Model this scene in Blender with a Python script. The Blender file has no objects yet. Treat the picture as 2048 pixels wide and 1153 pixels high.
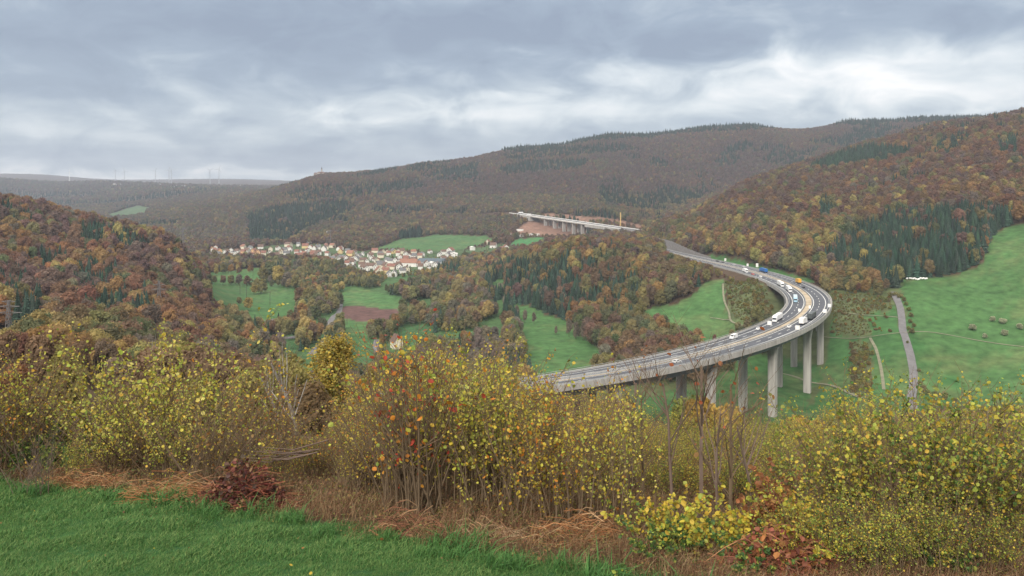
import bpy, math, random
import numpy as np
from mathutils import Vector

S = bpy.context.scene
COL = S.collection
R = math.radians
rng = np.random.default_rng(11)
random.seed(5)

# ------------------------------------------------------------------ camera
F, CX, HY = 1518.0, 1024.0, 380.0          # focal length, centre column and horizon row of the 2048 px wide photograph
cam_d = bpy.data.cameras.new('camera')
cam_d.sensor_width = 36.0
cam_d.lens = 36.0 * F / 2048.0
cam_d.shift_y = -(576.5 - HY) / 2048.0
cam_d.clip_start = 0.1
cam_d.clip_end = 40000.0
cam = bpy.data.objects.new('camera', cam_d)
cam.rotation_euler = (R(90), 0, 0)
COL.objects.link(cam)
S.camera = cam

# ------------------------------------------------------------------ render settings
S.view_settings.view_transform = 'Standard'
S.view_settings.look = 'None'
S.view_settings.gamma = 1.0
S.view_settings.use_curve_mapping = False
S.view_settings.exposure = 0.58
S.render.engine = 'CYCLES'
S.cycles.max_bounces = 5
S.cycles.diffuse_bounces = 2
S.cycles.glossy_bounces = 1
S.cycles.transmission_bounces = 2
S.cycles.volume_bounces = 0
S.cycles.use_denoising = True

SUN_EL, SUN_AZ = R(32), R(200)             # azimuth measured from +Y towards +X: the light comes from behind the camera

# ------------------------------------------------------------------ sky
def build_world():
    w = bpy.data.worlds.new('World')
    S.world = w
    w.use_nodes = True
    nt = w.node_tree
    N, L = nt.nodes, nt.links
    N.clear()

    def math_n(op, a, b=None, c=None):
        n = N.new('ShaderNodeMath'); n.operation = op
        for i, v in enumerate((a, b, c)):
            if v is None: continue
            if isinstance(v, (int, float)): n.inputs[i].default_value = v
            else: L.new(v, n.inputs[i])
        return n.outputs[0]
    out = N.new('ShaderNodeOutputWorld')
    bg = N.new('ShaderNodeBackground')
    sky = N.new('ShaderNodeTexSky'); sky.sky_type = 'NISHITA'; sky.sun_disc = False
    sky.sun_elevation = SUN_EL; sky.sun_rotation = SUN_AZ
    tc = N.new('ShaderNodeTexCoord')
    sep = N.new('ShaderNodeSeparateXYZ'); L.new(tc.outputs['Generated'], sep.inputs[0])
    x, y, z = sep.outputs
    az = math_n('ARCTAN2', x, y)
    el = math_n('ARCSINE', z)
    # cloud layer seen from below: the direction meets a flat ceiling
    zz = math_n('ADD', math_n('MAXIMUM', z, 0.0), 0.085)
    comb = N.new('ShaderNodeCombineXYZ')
    L.new(math_n('DIVIDE', x, zz), comb.inputs[0]); L.new(math_n('DIVIDE', y, zz), comb.inputs[1])
    n1 = N.new('ShaderNodeTexNoise'); n1.inputs['Scale'].default_value = 0.55
    n1.inputs['Detail'].default_value = 6; n1.inputs['Roughness'].default_value = 0.5; n1.inputs['Distortion'].default_value = 0.25
    L.new(comb.outputs[0], n1.inputs['Vector'])
    n2 = N.new('ShaderNodeTexNoise'); n2.inputs['Scale'].default_value = 1.7
    n2.inputs['Detail'].default_value = 5; n2.inputs['Roughness'].default_value = 0.55
    L.new(comb.outputs[0], n2.inputs['Vector'])
    # horizontal streaks low down
    comb2 = N.new('ShaderNodeCombineXYZ')
    L.new(math_n('MULTIPLY', az, 4.5), comb2.inputs[0]); L.new(math_n('MULTIPLY', el, 26.0), comb2.inputs[1])
    n3 = N.new('ShaderNodeTexNoise'); n3.inputs['Scale'].default_value = 1.0
    n3.inputs['Detail'].default_value = 6; n3.inputs['Roughness'].default_value = 0.52; n3.inputs['Distortion'].default_value = 0.35
    L.new(comb2.outputs[0], n3.inputs['Vector'])
    # billows: the same direction, bent by a coarse noise
    comb3 = N.new('ShaderNodeCombineXYZ')
    L.new(math_n('MULTIPLY', az, 10.5), comb3.inputs[0]); L.new(math_n('MULTIPLY', el, 21.0), comb3.inputs[1])
    n4 = N.new('ShaderNodeTexNoise'); n4.inputs['Scale'].default_value = 1.0; n4.inputs['Detail'].default_value = 7; n4.inputs['Roughness'].default_value = 0.54; n4.inputs['Distortion'].default_value = 0.6
    L.new(comb3.outputs[0], n4.inputs['Vector'])
    sepw = N.new('ShaderNodeSeparateColor'); L.new(n4.outputs['Color'], sepw.inputs[0])
    azw = math_n('MULTIPLY_ADD', math_n('SUBTRACT', sepw.outputs[0], 0.5), 0.22, az)
    elw = math_n('MULTIPLY_ADD', math_n('SUBTRACT', sepw.outputs[1], 0.5), 0.075, el)
    b = math_n('MULTIPLY_ADD', math_n('SUBTRACT', n1.outputs['Fac'], 0.5), 0.25, SKY_BASE)
    b = math_n('MULTIPLY_ADD', math_n('SUBTRACT', n2.outputs['Fac'], 0.5), 0.40, b)
    b = math_n('MULTIPLY_ADD', math_n('SUBTRACT', n3.outputs['Fac'], 0.5), 0.25, b)
    b = math_n('MULTIPLY_ADD', math_n('SUBTRACT', n4.outputs['Fac'], 0.5), 0.9, b)
    # the larger masses of this sky, by direction (centre and half width in degrees, weight)
    def blob(px, py, wx, wy, k):
        nonlocal b
        u = (px - CX) / F; a0 = math.atan(u); e0 = math.atan((HY - py) / F / math.sqrt(1 + u * u))
        da = math_n('DIVIDE', math_n('SUBTRACT', azw, a0), wx / F)
        de = math_n('DIVIDE', math_n('SUBTRACT', elw, e0), wy / F)
        q = math_n('ADD', math_n('MULTIPLY', da, da), math_n('MULTIPLY', de, de))
        b = math_n('MULTIPLY_ADD', math_n('EXPONENT', math_n('MULTIPLY', q, -1.0)), k, b)
    for args in SKY_BLOBS: blob(*args)
    ramp = N.new('ShaderNodeValToRGB'); L.new(b, ramp.inputs[0])
    cr = ramp.color_ramp
    cr.elements[0].position = 0.05; cr.elements[0].color = (0.20, 0.24, 0.31, 1)
    cr.elements[1].position = 1.0; cr.elements[1].color = (0.82, 0.80, 0.78, 1)
    for p, c in ((0.3, (0.25, 0.30, 0.37, 1)), (0.5, (0.36, 0.41, 0.46, 1)), (0.72, (0.55, 0.585, 0.605, 1))):
        e = cr.elements.new(p); e.color = c
    # an overcast sky is brightest overhead
    mr = N.new('ShaderNodeMapRange'); mr.interpolation_type = 'SMOOTHSTEP'
    L.new(z, mr.inputs['Value'])
    for k, v in (('From Min', 0.25), ('From Max', 0.8), ('To Min', 1.0), ('To Max', SKY_TOP)): mr.inputs[k].default_value = v
    neu = N.new('ShaderNodeMix'); neu.data_type = 'RGBA'
    mr2 = N.new('ShaderNodeMapRange'); L.new(z, mr2.inputs['Value'])
    for k, v in (('From Min', 0.25), ('From Max', 0.5)): mr2.inputs[k].default_value = v
    L.new(mr2.outputs[0], neu.inputs[0]); L.new(ramp.outputs[0], neu.inputs[6]); neu.inputs[7].default_value = (.60, .57, .52, 1)
    vm = N.new('ShaderNodeVectorMath'); vm.operation = 'SCALE'
    L.new(neu.outputs[2], vm.inputs[0]); L.new(mr.outputs[0], vm.inputs['Scale'])
    sk = N.new('ShaderNodeVectorMath'); sk.operation = 'SCALE'; sk.inputs['Scale'].default_value = 0.1
    L.new(sky.outputs[0], sk.inputs[0])
    mix = N.new('ShaderNodeMix'); mix.data_type = 'RGBA'; mix.inputs[0].default_value = 0.92
    L.new(sk.outputs[0], mix.inputs[6]); L.new(vm.outputs[0], mix.inputs[7])
    L.new(mix.outputs[2], bg.inputs[0]); bg.inputs[1].default_value = 1.0
    L.new(bg.outputs[0], out.inputs[0])
    w.cycles.sampling_method = 'MANUAL'; w.cycles.sample_map_resolution = 512

SKY_TOP = 2.4
SKY_BASE = 0.41
SKY_BLOBS = [(720, 60, 480, 75, -0.30), (1150, 70, 330, 60, -0.16), (100, 60, 300, 60, -0.12), (1750, 145, 330, 52, 0.52), (1330, 135, 240, 40, 0.16),
             (860, 225, 300, 34, 0.32), (1120, 215, 200, 30, 0.16), (1480, 60, 260, 50, -0.10), (1880, 60, 240, 60, -0.14), (300, 352, 420, 16, 0.42),
             (150, 140, 300, 40, -0.10), (120, 250, 320, 36, 0.14), (1980, 190, 160, 26, 0.20), (620, 310, 480, 22, -0.10), (1500, 215, 300, 26, 0.14)]
build_world()

sun_d = bpy.data.lights.new('sun', 'SUN')
sun_d.energy = 2.2
sun_d.angle = R(14)
sun_d.color = (1.0, 0.93, 0.82)
sun = bpy.data.objects.new('sun', sun_d)
dv = Vector((math.sin(SUN_AZ) * math.cos(SUN_EL), math.cos(SUN_AZ) * math.cos(SUN_EL), math.sin(SUN_EL)))
sun.rotation_euler = dv.to_track_quat('Z', 'Y').to_euler()
COL.objects.link(sun)

# ------------------------------------------------------------------ helpers
def tag(o, label=None, cat=None, group=None, kind=None):
    if label: o['label'] = label
    if cat: o['category'] = cat
    if group: o['group'] = group
    if kind: o['kind'] = kind
    return o

def empty(name, loc=(0, 0, 0), rz=0.0):
    o = bpy.data.objects.new(name, None)
    o.empty_display_size = 0.5
    o.location = loc; o.rotation_euler = (0, 0, rz)
    COL.objects.link(o)
    return o

def link(name, me, parent=None, tint=None):
    o = bpy.data.objects.new(name, me)
    COL.objects.link(o)
    if parent is not None: o.parent = parent
    if tint is not None: o['tint'] = [float(c) for c in tint[:3]]
    return o

def copy_thing(src, parent=None):
    c = src.copy(); COL.objects.link(c)
    if parent is not None: c.parent = parent
    for ch in src.children: copy_thing(ch, c)
    return c

def mesh_np(name, V, faces, mats, fcol=None, fmat=None, smooth=False):
    """faces: (n,k) array or list of arrays (each of one face size)."""
    me = bpy.data.meshes.new(name)
    V = np.asarray(V, np.float32)
    fl = faces if isinstance(faces, list) else [faces]
    fl = [np.asarray(f, np.int32) for f in fl if len(f)]
    loops = np.concatenate([f.ravel() for f in fl])
    tot = np.concatenate([np.full(len(f), f.shape[1], np.int32) for f in fl])
    start = np.concatenate([[0], np.cumsum(tot)[:-1]]).astype(np.int32)
    me.vertices.add(len(V)); me.vertices.foreach_set('co', V.ravel())
    me.loops.add(len(loops)); me.loops.foreach_set('vertex_index', loops)
    me.polygons.add(len(tot)); me.polygons.foreach_set('loop_start', start)
    if fmat is not None: me.polygons.foreach_set('material_index', np.asarray(fmat, np.int32))
    me.polygons.foreach_set('use_smooth', np.full(len(tot), bool(smooth)))
    for m in (mats if isinstance(mats, (list, tuple)) else [mats]): me.materials.append(m)
    if fcol is not None:
        a = me.attributes.new('col', 'FLOAT_COLOR', 'FACE')
        c = np.ones((len(tot), 4), np.float32); c[:, :3] = fcol
        a.data.foreach_set('color', c.ravel())
    me.update(calc_edges=True)
    me.validate()
    return me

class MB:
    """collects shapes for one mesh"""
    def __init__(s): s.v = []; s.f = []; s.m = []; s.n = 0
    def add(s, V, Fs, m=0):
        s.v += [tuple(map(float, p)) for p in V]
        for f in Fs: s.f.append([i + s.n for i in f]); s.m.append(m)
        s.n += len(V)
    def box(s, c, d, rz=0.0, m=0, top=1.0):
        hx, hy, hz = d[0] / 2, d[1] / 2, d[2] / 2
        V = []
        ca, sa = math.cos(rz), math.sin(rz)
        for dz in (-1, 1):
            k = top if dz > 0 else 1.0
            for dx, dy in ((-1, -1), (1, -1), (1, 1), (-1, 1)):
                a, b = dx * hx * k, dy * hy * k
                V.append((c[0] + a * ca - b * sa, c[1] + a * sa + b * ca, c[2] + dz * hz))
        s.add(V, [(0, 3, 2, 1), (4, 5, 6, 7), (0, 1, 5, 4), (1, 2, 6, 5), (2, 3, 7, 6), (3, 0, 4, 7)], m)
    def prism(s, prof, a, b, m=0):
        """profile of (y,z) points extruded from x=a to x=b"""
        n = len(prof)
        V = [(a, p[0], p[1]) for p in prof] + [(b, p[0], p[1]) for p in prof]
        s.add(V, [tuple(range(n))[::-1], tuple(range(n, 2 * n))] + [(i, (i + 1) % n, n + (i + 1) % n, n + i) for i in range(n)], m)
    def tube(s, pts, rad, k=5, m=0):
        P = [Vector(p) for p in pts]
        V, Fs = [], []
        for i, p in enumerate(P):
            t = (P[min(i + 1, len(P) - 1)] - P[max(i - 1, 0)]).normalized()
            a = t.cross(Vector((0, 0, 1)) if abs(t.z) < 0.9 else Vector((1, 0, 0))).normalized(); b = t.cross(a)
            r = rad[i] if hasattr(rad, '__len__') else rad
            for j in range(k):
                g = 2 * math.pi * j / k
                V.append(p + a * (r * math.cos(g)) + b * (r * math.sin(g)))
        for i in range(len(P) - 1):
            for j in range(k): Fs.append((i * k + j, i * k + (j + 1) % k, (i + 1) * k + (j + 1) % k, (i + 1) * k + j))
        Fs.append(tuple(range(k))[::-1]); Fs.append(tuple((len(P) - 1) * k + j for j in range(k)))
        s.add(V, Fs, m)
    def mesh(s, name, mats, smooth=False):
        me = bpy.data.meshes.new(name)
        me.from_pydata(s.v, [], s.f)
        for m in (mats if isinstance(mats, (list, tuple)) else [mats]): me.materials.append(m)
        me.polygons.foreach_set('material_index', s.m)
        if smooth: me.polygons.foreach_set('use_smooth', [True] * len(s.f))
        me.update()
        return me
    def build(s, name, mats, parent=None, tint=None, smooth=False):
        return link(name, s.mesh(name, mats, smooth), parent, tint)

# ------------------------------------------------------------------ materials
def mat(name, color=(0.5, 0.5, 0.5), rough=0.8, noise=None, bump=0.0, attr=None, spec=0.3, transl=0.0, metal=0.0, coord='Object', atype='GEOMETRY', var=None):
    """noise = (scale, amount, second colour or None); attr = colour attribute that replaces / multiplies the colour; var = face attribute that varies it"""
    m = bpy.data.materials.new(name); m.use_nodes = True
    nt = m.node_tree; N, L = nt.nodes, nt.links
    p = N['Principled BSDF']
    p.inputs['Roughness'].default_value = rough
    p.inputs['Specular IOR Level'].default_value = spec
    p.inputs['Metallic'].default_value = metal
    c = None
    if attr:
        a = N.new('ShaderNodeAttribute'); a.attribute_name = attr; a.attribute_type = atype
        c = a.outputs['Color']
    else:
        r = N.new('ShaderNodeRGB'); r.outputs[0].default_value = (*color, 1); c = r.outputs[0]
    if var:
        a = N.new('ShaderNodeAttribute'); a.attribute_name = var
        x = N.new('ShaderNodeMix'); x.data_type = 'RGBA'; x.blend_type = 'MULTIPLY'; x.inputs[0].default_value = 1.0
        L.new(c, x.inputs[6]); L.new(a.outputs['Color'], x.inputs[7]); c = x.outputs[2]
    if noise:
        sc, amt, c2 = noise[:3]
        tc = N.new('ShaderNodeTexCoord')
        n = N.new('ShaderNodeTexNoise'); n.inputs['Scale'].default_value = sc; n.inputs['Detail'].default_value = 5; n.inputs['Roughness'].default_value = 0.6
        L.new(tc.outputs[coord], n.inputs['Vector'])
        mr = N.new('ShaderNodeMapRange'); L.new(n.outputs['Fac'], mr.inputs['Value'])
        mr.inputs['From Min'].default_value = 0.3; mr.inputs['From Max'].default_value = 0.7
        x = N.new('ShaderNodeMix'); x.data_type = 'RGBA'
        L.new(c, x.inputs[6])
        if c2 is not None:
            mr.inputs['To Min'].default_value = 0; mr.inputs['To Max'].default_value = amt
            L.new(mr.outputs[0], x.inputs[0]); x.inputs[7].default_value = (*c2, 1)
        else:
            x.blend_type = 'MULTIPLY'; x.inputs[0].default_value = 1.0
            mr.inputs['To Min'].default_value = 1 - amt; mr.inputs['To Max'].default_value = 1 + amt
            L.new(mr.outputs[0], x.inputs[7])
        c = x.outputs[2]
        if bump:
            bn = N.new('ShaderNodeBump'); bn.inputs['Strength'].default_value = bump; bn.inputs['Distance'].default_value = 0.1
            L.new(n.outputs['Fac'], bn.inputs['Height']); L.new(bn.outputs[0], p.inputs['Normal'])
    L.new(c, p.inputs['Base Color'])
    if transl:
        t = N.new('ShaderNodeBsdfTranslucent'); L.new(c, t.inputs[0])
        ms = N.new('ShaderNodeMixShader'); ms.inputs[0].default_value = transl
        L.new(p.outputs[0], ms.inputs[1]); L.new(t.outputs[0], ms.inputs[2])
        L.new(ms.outputs[0], N['Material Output'].inputs[0])
    return m

M = {}
M['crown'] = mat('crown_leaves', attr='tint', atype='INSTANCER', var='col', rough=0.9, spec=0.1, transl=0.38)
M['needle'] = mat('needles', attr='tint', atype='INSTANCER', var='col', rough=0.9, spec=0.1)
M['bark'] = mat('bark', (0.085, 0.065, 0.05), 0.95, (3, 0.4, None), spec=0.1)
M['birch'] = mat('birch_bark', (0.36, 0.34, 0.31), 0.8, (6, 0.7, (0.06, 0.05, 0.045)), spec=0.1)
M['twig'] = mat('twig_bark', (0.135, 0.095, 0.06), 0.9, (8, 0.45, (0.17, 0.13, 0.09)), spec=0.15)
M['greytwig'] = mat('grey_twig_bark', (0.16, 0.12, 0.10), 0.9, (8, 0.5, (0.10, 0.06, 0.045)), spec=0.15)
M['leaf'] = mat('leaf', attr='col', rough=0.55, spec=0.25, transl=0.3)
M['concrete'] = mat('concrete', (0.36, 0.345, 0.325), 0.9, (0.35, 0.25, None), spec=0.2)
nt = M['concrete'].node_tree; tx = [n for n in nt.nodes if n.type == 'TEX_NOISE'][0]; mp = nt.nodes.new('ShaderNodeMapping'); mp.inputs['Scale'].default_value = (1.6, 1.6, .16)
nt.links.new([n for n in nt.nodes if n.type == 'TEX_COORD'][0].outputs['Object'], mp.inputs[0]); nt.links.new(mp.outputs[0], tx.inputs['Vector'])
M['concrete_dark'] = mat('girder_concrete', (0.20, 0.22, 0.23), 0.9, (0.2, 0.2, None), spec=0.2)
M['noise_wall'] = mat('noise_wall_concrete', (.25, .235, .23), .95, (0.5, .35, None), spec=.1)
M['asphalt'] = mat('asphalt', (0.085, 0.09, 0.105), 0.85, (0.15, 0.2, None), spec=0.3)
M['white_line'] = mat('white_road_paint', (0.78, 0.78, 0.76), 0.7)
M['sand'] = mat('sandy_median', (0.40, 0.33, 0.24), 0.95, (0.12, 0.3, None))
M['steel'] = mat('galvanised_steel', (0.42, 0.43, 0.44), 0.55, metal=0.3)
M['paint'] = mat('vehicle_paint', attr='tint', atype='INSTANCER', rough=0.35, spec=0.5)
M['wall'] = mat('house_plaster', attr='tint', atype='INSTANCER', rough=0.9, spec=0.2, noise=(0.4, 0.1, None))
M['roof'] = mat('roof_tiles', attr='tint', atype='INSTANCER', rough=0.85, spec=0.2, noise=(0.7, 0.2, None))
M['glass'] = mat('dark_glass', (0.03, 0.035, 0.04), 0.15, spec=0.6)
M['tyre'] = mat('tyre_rubber', (0.02, 0.02, 0.02), 0.9)
M['white'] = mat('white_paint', (0.80, 0.80, 0.78), 0.5)
M['wood'] = mat('pole_wood', (0.075, 0.06, 0.05), 0.9, (2, 0.3, None))
M['gravel'] = mat('farm_road_tarmac', (0.15, 0.145, 0.15), 0.95, (0.3, 0.2, None))
M['track'] = mat('gravel_track', (0.19, 0.185, 0.125), 0.95, (0.3, 0.25, None))
M['pylon'] = mat('weathered_steel', (.17, .16, .16), .7)
M['yellow'] = mat('crane_yellow', (0.62, 0.42, 0.16), 0.6)
M['grass'] = mat('grass_blades', attr='col', rough=0.6, spec=0.2, transl=0.25)
M['dry'] = mat('dry_stalks', attr='col', rough=0.85, spec=0.15, transl=0.1)

# ------------------------------------------------------------------ noise
def vnoise(x, y, seed=0):
    x = np.asarray(x, float); y = np.asarray(y, float)
    xi = np.floor(x).astype(np.int64); yi = np.floor(y).astype(np.int64)
    fx = x - xi; fy = y - yi
    fx = fx * fx * (3 - 2 * fx); fy = fy * fy * (3 - 2 * fy)
    def h(a, b):
        n = (a * 374761393 + b * 668265263 + seed * 982451653) & 0x7fffffff
        n = ((n ^ (n >> 13)) * 1274126177) & 0x7fffffff
        return ((n ^ (n >> 16)) & 0xffff) / 65535.0
    return (h(xi, yi) * (1 - fx) + h(xi + 1, yi) * fx) * (1 - fy) + (h(xi, yi + 1) * (1 - fx) + h(xi + 1, yi + 1) * fx) * fy

def fbm(x, y, seed=0, o=4):
    s = 0; a = 0.5; t = 0
    for i in range(o):
        s = s + a * vnoise(x * 2 ** i, y * 2 ** i, seed + i); t += a; a *= 0.5
    return s / t

# ------------------------------------------------------------------ motorway centre line (plan and height every 50 m)
PATH = np.array([(-66.3, 282, -80.2), (-19.5, 299.7, -80), (25.6, 321.1, -79.8), (67.1, 348.9, -79.8), (104.9, 381.6, -79.7), (138.9, 418.3, -79.7), (168.7, 458.4, -79.8),
                 (193.9, 501.6, -79.9), (213.9, 547.3, -80.1), (227.8, 595.3, -80.3), (235.8, 644.7, -80.5), (238.8, 694.6, -80.8), (238, 744.5, -81.1), (234.4, 794.4, -81.5),
                 (229, 844.1, -82), (222.7, 893.7, -82.5), (216.5, 943.3, -83), (211.2, 993.1, -83.6), (207.3, 1042.9, -84.2), (205, 1092.8, -84.9), (204.3, 1142.8, -85.6), (205.1, 1192.8, -86.3)])
PS = np.arange(len(PATH)) * 50.0 - 50.0
CURV = np.array([3.4, 3.4, 2.9, 2.3, 2.2, 2.13, 2.15, 2.5, 2.7, 2.0, 1.4, .9, .4, 0, -.4, -.6, -.68, -.6, -.55, -.5, -.5, -.5])
def _spl(t, P):
    t = np.clip(t, 0, len(P) - 1.001); i = t.astype(int); f = t - i
    g = lambda j: P[np.clip(j, 0, len(P) - 1)]
    a, b, c, d = g(i - 1), g(i), g(i + 1), g(i + 2)
    f = f[:, None] if P.ndim > 1 else f
    return b + 0.5 * f * (c - a + f * (2 * a - 5 * b + 4 * c - d + f * (3 * (b - c) + d - a)))
def road(s, off=0.0, dz=0.0):
    """points on the carriageway at distance s along it, off metres right of its centre line, dz above it"""
    s = np.atleast_1d(np.asarray(s, float)); off = np.broadcast_to(np.asarray(off, float), s.shape)
    P = _spl((s + 50) / 50, PATH); Q = _spl((s + 51) / 50, PATH); Q0 = _spl((s + 49) / 50, PATH)
    d = Q - Q0; n = np.hypot(d[:, 0], d[:, 1]); rx, ry = d[:, 1] / n, -d[:, 0] / n
    bank = 0.0965 * np.clip(np.interp(s, PS, CURV) / 2.5, 0, 1.2)
    return np.stack([P[:, 0] + rx * off, P[:, 1] + ry * off, P[:, 2] + bank * off + dz], 1)
def heading(s):
    a, b = road([s - 1])[0], road([s + 1])[0]
    return math.atan2(b[1] - a[1], b[0] - a[0])
S0, SB, SE = -50.0, 462.0, 1000.0            # bridge from S0 to SB, on the ground to SE
def proj(P):
    P = np.atleast_2d(P); return np.stack([CX + F * P[:, 0] / P[:, 1], HY - F * P[:, 2] / P[:, 1]], 1)

# ------------------------------------------------------------------ terrain: surveyed heights (bearing, distance, height), smoothly joined
CP = []
def cp(px, Y, Z): CP.append(((px - CX) / F, math.log(Y), Z / Y))
for px in (-2200, -1000, 0, 500, 1024, 1500, 2048, 3000, 4200):
    for Y in (0.7, 1.2, 2, 3.5, 6, 10): cp(px, Y, -1.7 - 0.2 * Y)
for px, l in {-1500: [(18, -5), (50, -11), (120, -22), (250, -40), (500, -40), (1000, 0), (2500, -40), (5000, 60), (11000, 100)],
              -400: [(18, -5.4), (50, -13), (120, -26), (300, -52), (500, -50), (650, -20), (750, 8), (1200, -40), (2500, -70), (5000, 60), (11000, 100)],
              0: [(18, -5.6), (50, -14), (100, -26), (200, -45), (300, -60), (400, -67), (500, -67), (650, -45), (800, -20), (1000, -40), (1300, -80), (1700, -108), (2400, -95), (3200, -80), (4000, -30), (5000, 62), (6300, 20), (8500, 180), (11000, 60)],
              100: [(100, -26), (200, -46), (300, -62), (400, -70), (480, -73), (650, -57), (830, -30), (1200, -85), (1700, -112), (8500, 165)],
              200: [(300, -66), (480, -80), (650, -67), (850, -45), (1200, -95), (1800, -115), (3200, -78), (4200, -20), (5000, 44), (6300, 0), (8000, 80)],
              300: [(50, -15.5), (100, -30), (200, -53), (300, -71), (400, -82), (500, -84), (650, -77), (850, -58), (1100, -104), (1600, -117), (2200, -92), (3000, -70), (4000, -10), (5000, 33), (6300, 5), (8000, 62)],
              360: [(700, -86), (850, -72), (950, -100), (1100, -118)],
              420: [(300, -80), (450, -96), (600, -112), (830, -108), (950, -120), (1300, -120), (1650, -116), (1900, -116), (2300, -75), (3000, -45), (4600, 15), (6300, 0), (8000, 92)],
              500: [(18, -5.9), (50, -16.5), (100, -33), (200, -60), (300, -86), (450, -106), (600, -117), (860, -124), (1100, -122), (1550, -117), (1750, -112), (2000, -88), (2400, -50), (3000, -20), (4500, 8), (8000, 88)],
              640: [(100, -35), (200, -66), (300, -95), (400, -111), (600, -120), (860, -123), (1100, -122), (1500, -118), (1650, -113), (1800, -96), (2100, -58), (2600, 40), (3300, -10), (5000, 0), (8000, 75)],
              760: [(740, -122), (900, -122), (1150, -121), (1500, -116), (1700, -104), (1900, -88), (2200, -35), (2750, 62), (3500, -10)],
              800: [(50, -17), (100, -36), (200, -73), (300, -104), (400, -117), (560, -121), (1000, -122), (1400, -114), (1600, -107), (8000, 60), (11000, 60)],
              850: [(1500, -109), (1750, -103), (1950, -78), (2300, -20), (2800, 92), (3600, 0)],
              930: [(700, -119), (900, -117), (1100, -120), (1300, -117), (1600, -104)],
              1024: [(18, -6.2), (50, -17), (100, -37), (200, -76), (300, -109), (400, -119), (500, -121), (600, -120), (730, -118), (800, -110), (900, -96), (1000, -104), (1100, -118), (1300, -113), (1450, -104), (1600, -92), (1780, -62), (2250, -18), (2900, 150), (3600, 60), (5000, 40), (8000, 60)],
              1100: [(505, -120), (640, -119), (720, -114), (800, -101), (900, -82), (1000, -86), (1150, -104), (1400, -100), (1600, -90)],
              1150: [(690, -118), (1640, -90), (1720, -72), (1800, -60), (2000, -30)],
              1220: [(400, -121), (500, -121), (600, -118), (690, -108), (780, -95), (900, -75), (960, -76), (1100, -90), (1300, -92), (1480, -86), (1620, -75), (1750, -57), (2300, 27), (2900, 202), (3600, 120)],
              1300: [(640, -109), (700, -102), (800, -92), (900, -82), (1500, -80), (2000, -42)],
              1330: [(620, -112), (1300, -62), (1080, -80)],
              1400: [(18, -6.4), (50, -17), (100, -38), (200, -77), (300, -112), (400, -122), (500, -122), (590, -115), (660, -97), (720, -86), (800, -84), (900, -83), (1000, -76), (1200, -50), (1600, -50), (2400, 32), (2900, 222)],
              1450: [(620, -107), (690, -86), (740, -83)],
              1500: [(400, -122), (500, -122), (560, -113), (610, -96), (650, -88), (740, -84), (830, -78), (900, -58), (1100, -25), (1400, 10), (1800, -8), (2400, 60), (2900, 238), (3600, 150), (5000, 60), (8000, 60)],
              1560: [(390, -122), (425, -119), (500, -121), (560, -117), (600, -105), (640, -92), (690, -83), (760, -78)],
              1610: [(440, -122), (500, -120), (550, -113), (600, -97), (645, -84), (720, -79), (800, -66)],
              1700: [(100, -38), (200, -77), (300, -112), (450, -118), (500, -112), (590, -87), (660, -80), (720, -74), (950, -30), (1200, 13), (1500, 76), (1900, 58), (2400, 120), (2850, 248), (3600, 160)],
              1810: [(420, -119), (490, -103), (560, -82), (600, -74), (700, -56)],
              1850: [(18, -6.5), (50, -17.5), (620, -66), (820, -31), (1050, 15), (1500, 118), (1950, 108), (2800, 255)],
              1900: [(100, -37), (200, -74), (300, -106), (425, -118), (480, -104), (560, -80), (605, -68)],
              2048: [(300, -102), (400, -112), (500, -92), (570, -68), (640, -48), (690, -34), (900, 12), (1400, 137), (1900, 150), (2800, 262), (3600, 180), (5000, 80), (8000, 60), (11000, 60)],
              2600: [(18, -6), (50, -16), (100, -33), (250, -75), (400, -90), (600, -30), (900, 40), (1300, 165), (2800, 260), (8000, 100)],
              3600: [(50, -14), (250, -55), (600, 0), (1300, 150), (3000, 230), (8000, 100)]}.items():
    for Y, Z in l: cp(px, Y, Z)
CP = np.array(CP)
US, LS = 2.6, 1.0
A = np.stack([CP[:, 0] * US, CP[:, 1] * LS], 1)
def _k(d2): return np.where(d2 > 1e-12, 0.5 * d2 * np.log(d2 + 1e-30), 0.0)
n = len(A)
K = _k(((A[:, None] - A[None]) ** 2).sum(2)); np.fill_diagonal(K, 4e-4)
Pm = np.concatenate([np.ones((n, 1)), A], 1)
SOL = np.linalg.solve(np.block([[K, Pm], [Pm.T, np.zeros((3, 3))]]), np.concatenate([CP[:, 2], np.zeros(3)]))
UG = np.concatenate([np.linspace(-2.0, -0.78, 50)[:-1], np.linspace(-0.78, 0.78, 560), np.linspace(0.78, 2.0, 50)[1:]])
LG = np.linspace(math.log(0.8), math.log(13000.0), 760)
gu, gl = np.meshgrid(UG, LG)
q = np.stack([gu.ravel() * US, gl.ravel() * LS], 1)
vg = np.empty(len(q))
for i in range(0, len(q), 40000):
    b = q[i:i + 40000]
    d2 = (b ** 2).sum(1)[:, None] + (A ** 2).sum(1)[None] - 2 * b @ A.T
    vg[i:i + 40000] = _k(np.maximum(d2, 0)) @ SOL[:n] + SOL[n] + b @ SOL[n + 1:]
vg = vg.reshape(gu.shape)
GY = np.exp(gl); GX = gu * GY; GZ = vg * GY
GZ += np.clip((GY - 60) / 300, 0, 1) * np.clip(GY / 700, 0.3, 4) * 2.2 * (fbm(GX / 60, GY / 60, 3) - 0.5)
GZ += np.clip((GY - 3) / 8, 0, 1) * 0.16 * (fbm(GX / 1.1, GY / 1.1, 8) - 0.5) * np.clip(60 / GY, 0, 1)
GZ += 0.05 * (fbm(GX / 0.45, GY / 0.45, 9) - 0.5) * np.clip(14 / GY, 0, 1)

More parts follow.
